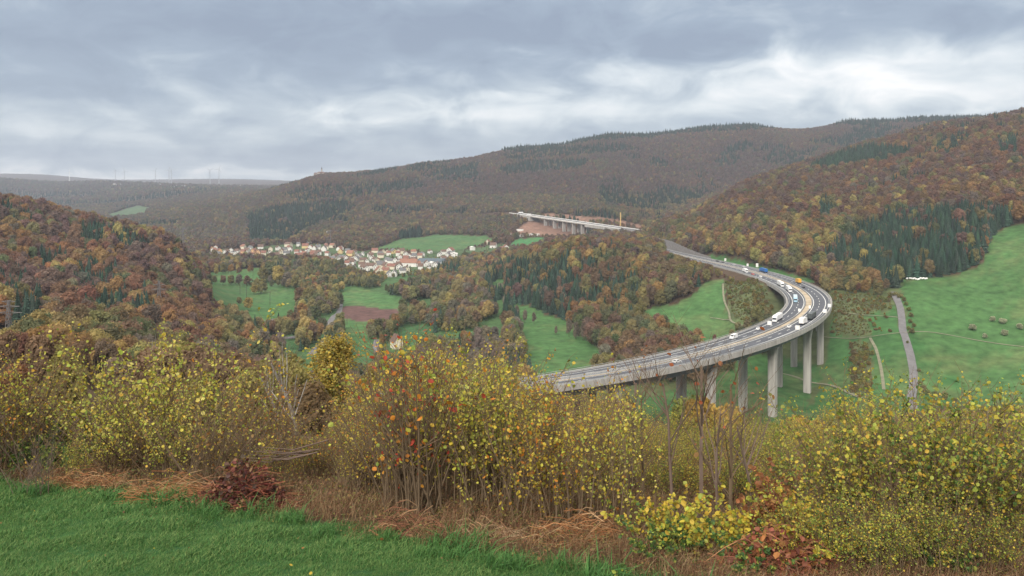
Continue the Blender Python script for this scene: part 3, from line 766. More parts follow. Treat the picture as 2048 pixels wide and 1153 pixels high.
VEH = [('lorry', 1557, 644, -9.2, 'white articulated lorry with cab towards us on the inner lane before the bend', W_, W_),
 ('lorry', 1589, 602, -8.9, 'lorry with pale blue cab roof and white box coming round the bend', (.35, .55, .68), (.55, .66, .72)),
 ('lorry', 1575, 585, -8.9, 'white lorry right behind the pale blue lorry in the bend', W_, W_),
 ('lorry', 1559, 575, -9.2, 'white lorry third in the line coming round the bend', W_, W_),
 ('rigid', 1489, 549, -9.0, 'white box lorry ahead of the red car on the far straight', W_, W_),
 ('rigid', 1607, 648, 8.9, 'white box lorry seen from behind on the outer lane', W_, (.82, .80, .78)),
 ('lorry', 1623, 636, 9.0, 'dark grey lorry just ahead of the white box lorry on the outer lane', (.05, .06, .06), (.075, .085, .085)),
 ('rigid', 1597, 565, 9.0, 'yellow box lorry on the outer lane near the grass verge', (.62, .35, .05), (.68, .36, .05)),
 ('lorry', 1527, 543, 9.0, 'bright blue lorry on the outer lane beside the verge', (.02, .12, .36), (.02, .14, .42)),
 ('car', 1520, 665, -9.0, 'small white car on the inner carriageway behind the white van', W_),
 ('van', 1469, 681, -8.9, 'white van on the straight part of the viaduct', W_),
 ('car', 1583, 662, 5.0, 'white car behind the white box lorry on the outer carriageway', W_),
 ('car', 1605, 579, 5.2, 'black car beside the yellow lorry', (.02, .02, .025)),
 ('car', 1504, 554, -8.9, 'red car behind a white car on the far straight', (.5, .06, .05)),
 ('car', 1519, 559, -8.9, 'white car in front of the red car', W_),
 ('car', 1435, 522, 9.0, 'black car by the end of the noise wall', (.03, .03, .03)),
 ('car', 1446, 524, 9.0, 'dark grey car following the black one past the noise wall', (.07, .07, .07)),
 ('car', 1468, 529, 9.0, 'pale grey car between the dark cars and the blue lorry', (.55, .56, .58)),
 ('car', 1487, 534, 9.0, 'silver car just ahead of the blue lorry', (.6, .6, .62)),
 ('car', 1339, 511, -9.0, 'white car next to the knoll where the motorway appears', W_),
 ('car', 1356, 733, 6.0, 'pale car seen through bare twigs on the lower viaduct', (.6, .6, .6))]
for v in VEH:
    p, h, st = on_road(v[1], v[2], v[3]); rz = h if v[3] > 0 else h + math.pi
    if v[0] in ('lorry', 'rigid'): make_lorry(p, rz, v[4], v[5], v[6], v[0] == 'rigid')
    else: make_car(p, rz, v[4], v[5], van=v[0] == 'van')
for px, py, lb, c, va in [(524, 653, 'silver car on the side road left of the car park', (.6, .62, .66), 0), (529, 657, 'dark car behind the silver car on the side road', (.06, .06, .07), 0),
                      (626, 669, 'white van parked at the right end of the car park', W_, 1), (636, 667, 'white car parked beside the white van', W_, 0)]:
    p = at(px, py, 400); make_car(p + (0, 0, .25), R(35), lb, c, 'vehicles on the valley roads', bool(va))
for xx, oy, lb in ((-.88, 5, 'white lorry at the left end of the far viaduct'), (-.62, -8, 'white lorry near the far viaduct abutment')):
    p = v2.location + Vector((math.cos(h2) * xx * Lh - math.sin(h2) * oy, math.sin(h2) * xx * Lh + math.cos(h2) * oy, xx * Lh * sl + .35))
    make_lorry(p, h2, lb, W_, W_, False, 'lorries on the far viaduct')
print('STAGE roads done', flush=True)

# ------------------------------------------------------------------ trees
def ico(sub):
    t = (1 + 5 ** .5) / 2
    V = np.array([(-1, t, 0), (1, t, 0), (-1, -t, 0), (1, -t, 0), (0, -1, t), (0, 1, t), (0, -1, -t), (0, 1, -t), (t, 0, -1), (t, 0, 1), (-t, 0, -1), (-t, 0, 1)], float)
    Fc = np.array([(0, 11, 5), (0, 5, 1), (0, 1, 7), (0, 7, 10), (0, 10, 11), (1, 5, 9), (5, 11, 4), (11, 10, 2), (10, 7, 6), (7, 1, 8), (3, 9, 4), (3, 4, 2), (3, 2, 6), (3, 6, 8), (3, 8, 9), (4, 9, 5), (2, 4, 11), (6, 2, 10), (8, 6, 7), (9, 8, 1)])
    V /= np.linalg.norm(V[0])
    for _ in range(sub):
        c = {}; V = list(map(tuple, V)); nf = []
        def mid(a, b):
            k = (min(a, b), max(a, b))
            if k not in c:
                p = (np.array(V[a]) + np.array(V[b])); p /= np.linalg.norm(p); V.append(tuple(p)); c[k] = len(V) - 1
            return c[k]
        for a, b, d in Fc:
            x, y, z = mid(a, b), mid(b, d), mid(d, a); nf += [(a, x, z), (b, y, x), (d, z, y), (x, y, z)]
        V = np.array(V); Fc = np.array(nf)
    return np.array(V), Fc
ICO0, ICO1 = ico(0), ico(1)

def unit(a): return a / (np.linalg.norm(a, axis=-1, keepdims=True) + 1e-9)
def cards(P, Nrm, size, g, jit=0.6, aspect=1.0):
    """small leaf clumps: quads centred on P facing roughly along Nrm"""
    k = len(P)
    Nn = unit(Nrm + jit * g.normal(size=(k, 3)))
    a = unit(np.cross(Nn, g.normal(size=(k, 3)))); b = np.cross(Nn, a)
    s = (size * g.uniform(0.6, 1.3, k))[:, None]
    a = a * s * 0.5; b = b * s * 0.5 * aspect
    V = np.stack([P - a - b * .7, P + a * .8 - b, P + a + b * .8, P - a * .7 + b], 1).reshape(-1, 3)
    return V, np.arange(4 * k).reshape(k, 4)

def broadleaf(seed, H, rad, base, lobes, ncards, size, fine=False):
    """crown arrays: vertices, face lists, face colours"""
    g = np.random.default_rng(seed)
    C, Rr = [], []
    hc = (H - base) / 2
    for i in range(lobes):
        th = i * 2.399 + g.uniform(-.4, .4); f = (i + .5) / lobes
        zz = base + (H - base) * (0.12 + 0.80 * f)
        env = math.sqrt(max(0.05, 1 - ((zz - base - hc * 0.85) / (hc * 1.25)) ** 2))
        rr = rad * env * g.uniform(.35, .72)
        C.append((rr * math.cos(th), rr * math.sin(th), zz)); Rr.append(rad * g.uniform(.36, .56) * (0.65 + 0.5 * env))
    C = np.array(C); Rr = np.array(Rr)
    Vs, F3, F4, c3, c4, k = [], [], [], [], [], 0
    sh = g.uniform(.8, 1.2, lobes)
    iv, jf = (ICO0 if not fine else ICO1)
    for c, r, s_ in zip(C, Rr, sh):
        v = iv * (r * .80) * g.uniform(.8, 1.15, (len(iv), 1)) * np.array((1, 1, .9)) + c
        Vs.append(v); F3.append(jf + k); c3 += [s_] * len(jf); k += len(iv)
    li = g.choice(lobes, ncards, p=Rr ** 2 / (Rr ** 2).sum())
    d = unit(g.normal(size=(ncards, 3)) + np.array((0, 0, .25)))
    P = C[li] + d * (Rr[li] * g.uniform(.78, 1.15, ncards))[:, None]
    dd = np.linalg.norm(P[:, None] - C[None], axis=2) / Rr[None]
    keep = (dd < .72).sum(1) == 0
    P, d, li = P[keep], d[keep], li[keep]
    v, f = cards(P, d, np.full(len(P), size), g, .55)
    Vs.append(v); F4.append(f + k)
    c4 = sh[li] * g.uniform(.85, 1.17, len(P))
    V = np.concatenate(Vs); F3 = np.concatenate(F3); F4 = np.concatenate(F4)
    cv = np.concatenate([c3, c4])
    tw = g.uniform(-.08, .08, (len(cv), 1)) * np.array((1, .3, 0))
    return V, F3, F4, cv[:, None] * (1 + tw)

def spruce(seed, H, rad, layers, per):
    g = np.random.default_rng(seed)
    Vs, Fs, cs, k = [], [], [], 0
    n = 7
    for a, b, r0, r1 in ((0.08, .5, .62, .42), (.45, .97, .46, .03)):
        th = np.arange(n) * 2 * math.pi / n
        v = np.concatenate([np.stack([np.cos(th) * rad * r0, np.sin(th) * rad * r0, np.full(n, a * H)], 1), np.stack([np.cos(th) * rad * r1, np.sin(th) * rad * r1, np.full(n, b * H)], 1)])
        Vs.append(v); Fs += [(k + i, k + (i + 1) % n, k + n + (i + 1) % n) for i in range(n)] + [(k + i, k + n + (i + 1) % n, k + n + i) for i in range(n)]
        cs += [.7] * (2 * n); k += 2 * n
    for l in range(layers):
        f = l / (layers - 1); z = H * (.08 + .9 * f); r = rad * (1 - f) ** .85 * g.uniform(.85, 1.15) + .12
        m = max(4, int(per * (1 - .6 * f)))
        for i in range(m):
            t = 2 * math.pi * (i + g.uniform(-.3, .3)) / m + l
            rr = r * g.uniform(.75, 1.25); w = rr * .42 + .1; dz = rr * g.uniform(.25, .5)
            c, s = math.cos(t), math.sin(t)
            Vs.append(np.array([(c * rr, s * rr, z - dz), (c * rr * .25 - s * w, s * rr * .25 + c * w, z - dz * .25 + .1), (c * rr * .05, s * rr * .05, z + rr * .22), (c * rr * .25 + s * w, s * rr * .25 - c * w, z - dz * .25 + .1)]))
            Fs += [(k, k + 2, k + 1), (k, k + 3, k + 2)]; q = g.uniform(.7, 1.35); cs += [q, q]; k += 4
    return np.concatenate(Vs), np.array(Fs), np.zeros((0, 4), int), np.array(cs)[:, None] * np.ones(3)

def trunk_mb(seed, H, r, lean=.02, limbs=4, spread=.3):
    g = random.Random(seed); q = MB()
    pts = [(g.uniform(-lean, lean) * H * i / 4, g.uniform(-lean, lean) * H * i / 4, H * i / 4 - (1.5 if i == 0 else 0)) for i in range(5)]
    q.tube(pts, [r * 1.15, r * .95, r * .75, r * .5, r * .15], 6)
    for i in range(limbs):
        a = i * 2.4 + g.uniform(-.4, .4); z0 = H * g.uniform(.35, .7); l = H * spread * g.uniform(.7, 1.1)
        q.tube([(0, 0, z0), (math.cos(a) * l * .5, math.sin(a) * l * .5, z0 + l * .55), (math.cos(a) * l, math.sin(a) * l, z0 + l)], [r * .5, r * .3, r * .08], 4)
    return q

BL, BLF, SP, SPF = [], [], [], []       # crown / trunk meshes of mid-distance trees; whole-tree meshes of far woods
TR = {}
def crown_mesh(name, arr, m):
    V, F3, F4, c = arr
    return mesh_np(name, V, [F3, F4] if len(F4) else [F3], m, fcol=c)
BROAD_SPECS = [(1, 17, 5.0, 3.5, 14, 1700, .72), (2, 19, 4.6, 4.5, 15, 1700, .7), (3, 15, 5.2, 2.6, 13, 1600, .72), (4, 20, 5.4, 5.0, 16, 1900, .75), (5, 16, 4.0, 3.5, 12, 1400, .66), (6, 13, 4.6, 1.6, 12, 1400, .68)]
for sp in BROAD_SPECS:
    a = broadleaf(*sp)
    BL.append((crown_mesh('crown', a, M['crown']), trunk_mb(sp[0], sp[1] * .86, .28).mesh('trunk', M['bark'], True), sp[1]))
for sp in BROAD_SPECS:                      # finer foliage for the nearest woods
    a = broadleaf(sp[0] + 20, sp[1], sp[2], sp[3], sp[4] + 4, 5200, .40)
    BLF.append((crown_mesh('crown', a, M['crown']), trunk_mb(sp[0], sp[1] * .86, .24).mesh('trunk', M['bark'], True), sp[1]))
SPRUCE_SPECS = [(11, 24, 4.6, 17, 12), (12, 27, 5.0, 18, 12), (13, 20, 4.5, 15, 11), (14, 23, 4.2, 17, 11)]
for sp in SPRUCE_SPECS:
    a = spruce(*sp)
    SP.append((crown_mesh('crown', a, M['needle']), trunk_mb(sp[0], sp[1] * .9, .25, 0, 0).mesh('trunk', M['bark'], True), sp[1]))
def whole(name, crown, H, r, base):
    """one mesh: crown plus a plain trunk, for trees of the far woods"""
    V, F3, F4, c = crown
    k = len(V); n = 5; th = np.arange(n) * 2 * math.pi / n
    tv = np.concatenate([np.stack([np.cos(th) * r, np.sin(th) * r, np.full(n, -2.0)], 1), np.stack([np.cos(th) * r * .6, np.sin(th) * r * .6, np.full(n, base + 2.0)], 1)])
    tf = np.array([(k + i, k + (i + 1) % n, k + n + (i + 1) % n, k + n + i) for i in range(n)])
    fl = [F3, np.concatenate([F4, tf]) if len(F4) else tf]
    me = mesh_np(name, np.concatenate([V, tv]), fl, [M['crown'] if len(F4) else M['needle'], M['bark']], fcol=np.concatenate([c, np.ones((n, 3))]),
                 fmat=np.concatenate([np.zeros(len(F3) + len(F4)), np.ones(n)]))
    return bpy.data.objects.new(name, me)      # a source of shape only, never linked to the scene
BROAD_SRC = [whole('broadleaf_shape', broadleaf(*sp), sp[1], .25, sp[3]) for sp in BROAD_SPECS]
SPRUCE_SRC = [whole('spruce_shape', spruce(*sp), sp[1], .25, 2) for sp in SPRUCE_SPECS]
FAR_SRC = [whole('far_broadleaf_shape', broadleaf(40 + i, h, r, b, 9, 420, 1.15), h, .3, b) for i, (h, r, b) in enumerate([(17, 6.0, 2.5), (19, 5.6, 4), (15, 6.2, 2), (18, 5.2, 3)])]
FARSP_SRC = [whole('far_spruce_shape', spruce(60 + i, h, r, 9, 7), h, .3, 2) for i, (h, r) in enumerate([(24, 5.2), (21, 5.0), (26, 5.4)])]

def scatter(name, P, rz, scl, tint, which, sources, label, kind='stuff'):
    """one object that stands the given shapes at the points P"""
    k = len(P)
    me = bpy.data.meshes.new(name)
    me.vertices.add(k); me.vertices.foreach_set('co', np.asarray(P, np.float32).ravel())
    def at_(nm, ty, key, arr):
        a = me.attributes.new(nm, ty, 'POINT'); a.data.foreach_set(key, np.asarray(arr).ravel())
    rot = np.zeros((k, 3), np.float32); rz = np.asarray(rz)
    if rz.ndim == 2: rot[:] = rz
    else: rot[:, 2] = rz
    at_('rot', 'FLOAT_VECTOR', 'vector', rot)
    sc = np.asarray(scl, np.float32); sc = np.repeat(sc[:, None], 3, 1) if sc.ndim == 1 else sc
    at_('scl', 'FLOAT_VECTOR', 'vector', sc)
    c = np.ones((k, 4), np.float32); c[:, :3] = tint
    at_('tint', 'FLOAT_COLOR', 'color', c)
    at_('which', 'INT', 'value', np.asarray(which, np.int32))
    o = link(name, me)
    ng = bpy.data.node_groups.new(name + '_points', 'GeometryNodeTree')
    ng.interface.new_socket('Geometry', in_out='INPUT', socket_type='NodeSocketGeometry')
    ng.interface.new_socket('Geometry', in_out='OUTPUT', socket_type='NodeSocketGeometry')
    N, L = ng.nodes, ng.links
    gi, go = N.new('NodeGroupInput'), N.new('NodeGroupOutput')
    ip = N.new('GeometryNodeInstanceOnPoints'); ip.inputs['Pick Instance'].default_value = True
    jn = N.new('GeometryNodeJoinGeometry')
    for s_ in sources:
        oi = N.new('GeometryNodeObjectInfo'); oi.inputs['Object'].default_value = s_
        gt = N.new('GeometryNodeGeometryToInstance')
        L.new(oi.outputs['Geometry'], gt.inputs[0]); L.new(gt.outputs[0], jn.inputs[0])
    def na(nm, ty):
        x = N.new('GeometryNodeInputNamedAttribute'); x.data_type = ty; x.inputs[0].default_value = nm
        return x.outputs[0]
    L.new(gi.outputs[0], ip.inputs['Points']); L.new(jn.outputs[0], ip.inputs['Instance'])
    L.new(na('which', 'INT'), ip.inputs['Instance Index'])
    er = N.new('FunctionNodeEulerToRotation'); L.new(na('rot', 'FLOAT_VECTOR'), er.inputs[0])
    L.new(er.outputs[0], ip.inputs['Rotation']); L.new(na('scl', 'FLOAT_VECTOR'), ip.inputs['Scale'])
    L.new(ip.outputs[0], go.inputs[0])
    md = o.modifiers.new('points', 'NODES'); md.node_group = ng
    return tag(o, label, kind=kind)

# ---- where the woods stand
def clearing(X, Y):
    px = CX + F * X / Y
    return (px > 430) & (px < 1010) & (Y > 430) & (Y < 1060) & (fbm(X / 48, Y / 62, 99) > .565)
def blocked(X, Y):
    b = np.zeros(X.shape, bool)
    for k, (pl, c) in OPEN.items(): b |= inpoly(X, Y, pl)
    for pl in SCRUBS.values(): b |= inpoly(X, Y, pl)
    b |= inpoly(X, Y, POLY_SOIL) | inpoly(X, Y, POLY_BANK)
    b |= clearing(X, Y)
    pm = road(np.arange(S0, SE, 8.0)); d, i = near_path(X, Y, pm); b |= d < 24
    d, i = near_path(X, Y, np.array([V2A + (V2B - V2A) * t for t in np.linspace(-.35, 1.2, 60)])); b |= d < 26
    for k, (w_, pts) in TRACKS.items():
        d, i = near_path(X, Y, _spl(np.linspace(0, len(pts) - 1, 60), np.array([at(x, y, 300) for x, y in pts]))); b |= d < 7
    for k, (w_, pts, y0) in LANES.items():
        d, i = near_path(X, Y, _spl(np.linspace(0, len(pts) - 1, 40), np.array([at(x, y, y0) for x, y in pts]))); b |= d < w_ * .5 + 3
    return b
TREES = []; EXTRA = []
for y0, y1, sp, u1 in ((135, 250, 6.6, .80), (250, 1300, 6.8, .78), (1300, 3400, 9.4, .75), (3400, 6200, 24, .72), (390, 1700, 5.2, .72)):
    nx = int(2 * u1 * y1 / sp); ny = int((y1 - y0) / sp)
    gx, gy = np.meshgrid(np.arange(nx) * sp - u1 * y1, np.arange(ny) * sp + y0)
    gx = gx + rng.uniform(-.45, .45, gx.shape) * sp + (np.arange(ny) % 2)[:, None] * sp / 2; gy = gy + rng.uniform(-.45, .45, gy.shape) * sp
    k = (np.abs(gx / gy) < u1) & (gy < y1) & (gy >= y0)
    TREES.append(np.stack([gx[k], gy[k]], 1)); EXTRA.append(np.full(k.sum(), sp < 6))
T = np.concatenate(TREES); EX = np.concatenate(EXTRA)
bl_ = ~blocked(T[:, 0], T[:, 1]); T, EX = T[bl_], EX[bl_]
vil = inpoly(T[:, 0], T[:, 1], VILLAGE)
bl_ = (~vil | (rng.random(len(T)) < .30)); T, EX = T[bl_], EX[bl_]
X, Y = T[:, 0], T[:, 1]; Z = tz(X, Y)
PX = CX + F * X / Y
PYc = HY - F * (Z + 13) / Y                 # row at which the middle of the crown shows
# keep away from a low sight line: nearer woods stand lower than what is seen over them
LIMFAR = np.where(PX > 1560, 450, 340)
LIM = np.interp(PX, [0, 60, 140, 260, 420, 520, 640, 760, 860, 1000, 1100, 1280, 1400, 1560, 1700, 2048], [668, 650, 622, 622, 640, 655, 700, 712, 735, 770, 795, 795, 800, 840, 830, 822])
# ---- species and colour
RUST, ORANGE, YELLOW, OLIVE, GREEN, PURPLE, GREY, BROWN = [np.array(c) for c in ((.185, .100, .060), (.245, .145, .058), (.30, .235, .08), (.185, .165, .068), (.105, .120, .058), (.145, .094, .078), (.155, .132, .100), (.175, .116, .070))]
def img(poly, y0, y1): return inpoly(PX, PYc, poly) & (Y > y0) & (Y < y1)
con = np.zeros(len(T), bool)
def conif(poly, y0, y1, p=.93):
    global con
    con |= img(poly, y0, y1) & (rng.random(len(T)) < p)
conif([(1640, 500), (1720, 440), (1800, 415), (1900, 405), (1990, 398), (2030, 410), (1990, 470), (1985, 520), (1930, 565), (1850, 560), (1800, 545), (1760, 540), (1720, 520)], 450, 1000, .86)
conif([(1620, 325), (1680, 300), (1740, 285), (1830, 295), (1800, 310), (1750, 318), (1660, 332)], 900, 1700)
conif([(1850, 300), (1900, 265), (1950, 260), (1930, 285), (1900, 305)], 800, 1700, .7)
conif([(1995, 270), (2035, 268), (2038, 305), (1998, 305)], 700, 1700, .9)
conif([(1635, 395), (1660, 385), (1668, 420), (1640, 425)], 600, 1300, .9)
conif([(1080, 520), (1180, 475), (1260, 480), (1200, 530), (1110, 560)], 700, 1100, .30)
conif([(965, 530), (1010, 515), (1090, 510), (1160, 545), (1170, 590), (1120, 625), (1010, 620), (975, 580)], 650, 1100, .62)
conif([(1160, 560), (1250, 520), (1290, 560), (1260, 620), (1200, 630)], 600, 1100, .4)
conif([(800, 460), (840, 448), (852, 470), (840, 480), (795, 482)], 1400, 2200)
conif([(490, 425), (560, 405), (690, 395), (715, 410), (640, 440), (570, 475), (500, 475)], 1500, 2600, .93)
conif([(560, 385), (620, 365), (770, 362), (840, 352), (830, 372), (730, 388), (600, 398)], 1700, 2900, .6)
conif([(690, 352), (745, 340), (800, 330), (790, 338), (740, 348)], 2000, 3300)
conif([(860, 340), (960, 320), (955, 335), (880, 348)], 1700, 3100)
conif([(995, 332), (1060, 316), (1180, 315), (1160, 332), (1010, 345)], 1700, 3100)
conif([(1000, 305), (1100, 292), (1250, 285), (1280, 296), (1100, 310), (1020, 316)], 1700, 3100, .8)
conif([(1000, 300), (1050, 288), (1200, 266), (1400, 252), (1700, 236), (2000, 226), (2048, 226), (2048, 234), (1720, 246), (1400, 262), (1200, 278), (1050, 300)], 2300, 3400, .85)
conif([(1520, 320), (1560, 285), (1600, 300), (1640, 290), (1600, 330)], 1700, 3100, .7)
conif([(1200, 360), (1240, 350), (1250, 385), (1190, 385)], 1700, 2600, .6)
conif([(1290, 385), (1420, 360), (1450, 375), (1300, 405)], 1400, 2500, .5)
conif([(350, 470), (420, 520), (400, 525), (360, 490)], 600, 1000, .8)
conif([(140, 460), (180, 440), (240, 452), (300, 475), (290, 490), (210, 480), (160, 480)], 500, 1000, .75)
conif([(145, 520), (190, 505), (235, 530), (255, 600), (200, 620), (150, 600)], 380, 800, .6)
conif([(0, 530), (50, 530), (85, 570), (90, 640), (0, 660)], 300, 700, .45)
conif([(260, 580), (300, 565), (310, 620), (250, 620)], 380, 700, .5)
conif([(0, 400), (50, 410), (70, 440), (20, 440)], 500, 1100, .5)
conif([(75, 500), (140, 495), (150, 520), (90, 530)], 400, 900, .6)
conif([(900, 660), (925, 645), (930, 690), (900, 690)], 400, 700, .5)
bl_ = con | ~EX
T, X, Y, Z, PX, PYc, LIM, LIMFAR, con, EX = [a[bl_] for a in (T, X, Y, Z, PX, PYc, LIM, LIMFAR, con, EX)]
con |= (Y > 3400) & (fbm(X / 400, Y / 400, 66) > .56)
con |= (Y > 1700) & (Y < 3400) & (fbm(X / 160, Y / 160, 67) > .64) & (rng.random(len(T)) < .8)
con |= (Y > 450) & (Y < 1700) & (PX > 480) & (fbm(X / 70, Y / 70, 68) > .68) & (rng.random(len(T)) < .6)
nA = fbm(X / 75, Y / 75, 41); nB = fbm(X / 40, Y / 40, 42); nC = rng.random(len(T)); nD = fbm(X / 200, Y / 200, 43)
def pick(weights):
    """weights: (n, 8) in the palette's order -> colours"""
    w_ = weights / weights.sum(1, keepdims=True); c = np.cumsum(w_, 1); k = (nC[:, None] > c).sum(1).clip(0, 7)
    return np.stack([RUST, ORANGE, YELLOW, OLIVE, GREEN, PURPLE, GREY, BROWN])[k], k
def W(*v): return np.array(v, float)
wt = np.tile(W(2, .8, .6, 1.4, .5, 1.6, .8, 2), (len(T), 1))
def setw(mask, v): wt[mask] = v
back = (Y > 1650) & (Y < 3400)
setw(back, W(1.3, .2, .12, .5, .3, 4.6, .6, 1.4))
setw(back & (PYc > 385), W(1.0, .6, 1.1, 3.6, 1.6, .5, 1.0, 1.3))
setw(back & (PX < 560), W(.3, .15, .2, 1.6, 1.2, 1.2, 2.2, .9))
setw(back & (PX < 560) & (PYc > 415), W(.4, .2, .5, 2.6, 1.2, .5, 1.8, .9))
setw((Y > 3400), W(.2, 0, .1, .6, 1.4, 1.4, 1.4, .6))
right = (PX > 1280) & (Y > 560) & (Y < 1700)
setw(right, W(2.0, .7, .3, 1.1, .5, 2.2, .6, 3.0))
setw(right & (PYc > 395 - (PX - 1500) * .06), W(1.5, 1.6, .9, 2.4, .9, .5, .2, 2.2))
setw(right & (PYc > 440) & (PX < 1760), W(.6, 1.2, 1.5, 3.6, 1.6, .2, .2, 1.4))
left = (PX < 470) & (Y > 420) & (Y < 1000)
setw(left, W(3.0, 1.6, .35, .7, .5, 2.2, .2, 1.9))
setw(left & (PX > 200) & (PYc < 470), W(1.5, 1.6, 2.6, 1.4, .2, .8, 0, 1.0))
mid = (PX > 440) & (PX < 1080) & (Y > 380) & (Y < 1200)
setw(mid, W(.1, .4, .8, 5.0, 3.4, .1, 1.6, .6))
kn = (PX > 880) & (PX < 1430) & (Y > 640) & (Y < 1250)
setw(kn, W(.9, 1.4, .8, 2.6, 1.1, .7, .6, 2.2))
setw(kn & (PX < 1010), W(.2, .5, .8, 3.6, 2.0, .2, 1.8, 1.0))
nearT = Y < 330
setw(nearT, W(.9, .8, .7, 2.2, 1.5, .9, 1.2, 1.4))
setw(nearT & (PX > 1200), W(.2, .9, 1.2, 3.0, 1.2, .1, .6, .9))
setw(nearT & (PX > 60) & (PX < 290) & (Y > 230), W(.1, .3, 2.4, 2.6, .9, .2, .2, .3))
# neighbours resemble each other: lean on the noise for the warm / cold balance
wt[:, :3] *= (0.2 + 3.4 * sstep(.44, .62, nA))[:, None]; wt[:, 3:5] *= (0.2 + 3.4 * sstep(.44, .62, nB))[:, None]; wt[:, 5:7] *= (0.25 + 3.0 * sstep(.42, .6, nD))[:, None]
tint, kcol = pick(wt)
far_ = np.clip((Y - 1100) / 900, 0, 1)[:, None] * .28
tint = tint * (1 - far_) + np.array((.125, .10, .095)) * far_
tint = tint * np.where(left | mid, 1.15, 1.0)[:, None]
tint = tint * .84 + tint.mean(1, keepdims=True) * np.array((1.1, 1.0, .85)) * .16
tint = tint * 1.2 * rng.uniform(.82, 1.18, (len(T), 1)) * (1 + rng.normal(0, .05, (len(T), 3)))
SPR = np.array((.040, .070, .050))
tint[con] = SPR * np.where(Y[con] > 1650, .68, 1.0)[:, None] * rng.uniform(.65, 1.5, (con.sum(), 1)) * (1 + rng.normal(0, .06, (con.sum(), 3)))
# heights
ROADLIM = np.interp(PX, [1310, 1322, 1330, 1406, 1457, 1490, 1525, 1540], [0, 500, 506, 526, 545, 553, 563, 0])
which = np.where(con, rng.integers(0, 4, len(T)), rng.integers(0, 6, len(T)))
Hs = np.where(con, np.array([s_[1] for s_ in SPRUCE_SPECS])[which % 4], np.array([s_[1] for s_ in BROAD_SPECS])[which])
scl = rng.uniform(.58, 1.0, len(T))
scl = np.where(con, rng.uniform(.55, 1.05, len(T)), scl)
scl = np.where(mid & ~con, scl * .92, scl)
for ahead in (18, 40, 65):
    xa, ya = X * (1 + ahead / Y), Y + ahead
    fr = np.zeros(len(T), bool)
    for kk in ('left_low', 'left_up', 'right_of_road', 'ploughed', 'below_plough', 'strip', 'centre', 'knoll_foot', 'village_meadow'): fr |= inpoly(xa, ya, OPEN[kk][0])
    fr |= (Y > 800) & (ahead < 50) & inpoly(xa, ya, VILLAGE)
    fr |= (Y > 1200) & (inpoly(xa, ya, POLY_SOIL) | inpoly(xa, ya, POLY_BANK))
    scl = np.where(fr & ~con & ~((PX > 1180) & (PX < 1400)), scl * (.72 if ahead > 20 else .8), scl)
scl = np.where((PX > 415) & (PX < 930) & (Y > 940) & (Y < 1140) & ~con, scl * .68, scl)
crest = (Y > 2300) & (Y < 3400) & (PYc < 300) & con
scl = np.where(crest, scl * rng.uniform(.9, 1.5, len(T)), scl); scl = np.where(con, scl * .72, scl)
scl = np.where(vil[:0].any() if False else inpoly(X, Y, VILLAGE), scl * .5, scl)
scl = np.where((Y > 3400), scl * 1.25, np.where((Y > 1300) & ~con, scl * .84, scl))
edge = (PX > 1400) & (PX < 1800) & (Y < 760); scl = np.where(edge & ~con, scl * .8, scl)
scl = np.where(Y < 250, scl * np.interp(Y, [34, 120, 250], [.42, .62, .85]), scl)
top_row = HY - F * (Z + Hs * scl) / Y
ok = ~((Y < LIMFAR) & (top_row < LIM + 6))
fit_ = (HY - LIM - 6) * Y / F - Z                       # tallest that stays below the line
alt = (Y < LIMFAR) & (top_row < LIM + 6) & (fit_ > 4.0)
scl = np.where(alt, fit_ / Hs * rng.uniform(.75, 1, len(T)), scl); ok |= alt
scl = np.where((PX > 1262) & (PX < 1322) & (Y > 830) & (Y < 1020) & ~con, 1.15, scl)
infr = (PX > 1322) & (PX < 1530) & (Y > 560) & (Y < np.interp(PX, [1322, 1406, 1457, 1540], [1030, 880, 800, 690]))
hr = (HY - ROADLIM - 3) * Y / F - Z; tooh = infr & (top_row < ROADLIM + 3)
scl = np.where(tooh, np.maximum(hr, 0) / Hs * rng.uniform(.85, 1.0, len(T)), scl); ok &= ~(tooh & (hr < 3.5))
ok &= ~((PX > 1060) & (PX < 1680) & (Y > 330) & (Y < 480) & (HY - F * (Z + Hs * scl) / Y < 740 - (PX - 1080) * .12 + 60))
# leave out what a hill hides completely
ub = np.clip(((X / Y + .85) / 1.7 * 340).astype(int), 0, 339)
order = np.argsort(Y); vtop = (Z + Hs * scl) / Y; vis = np.zeros(len(T), bool)
hor = np.full(342, -9.0)
for y0 in np.exp(np.arange(math.log(30), math.log(6300), .03)):
    k = np.nonzero((Y >= y0) & (Y < y0 * 1.0305))[0]
    if len(k): vis[k] = vtop[k] > hor[ub[k]] - 14 / Y[k]
    yy = y0 * np.ones(340); uu = (np.arange(340) + .5) / 340 * 1.7 - .85
    h_ = tz(uu * yy, yy) / yy; hor[:340] = np.maximum(hor[:340], h_)
ok &= vis
LIMFAR = 0
T, X, Y, Z, PX, PYc, con, tint, kcol, which, scl, Hs = [a[ok] for a in (T, X, Y, Z, PX, PYc, con, tint, kcol, which, scl, Hs)]
print('STAGE trees', len(T), int(con.sum()), flush=True)
rzT = rng.uniform(0, 6.28, len(T))
sx = scl * rng.uniform(.85, 1.15, len(T)) * np.where(con, 1.15, 1)
SCL3 = np.stack([sx, sx, scl], 1)
P3 = np.stack([X, Y, Z - .3], 1)
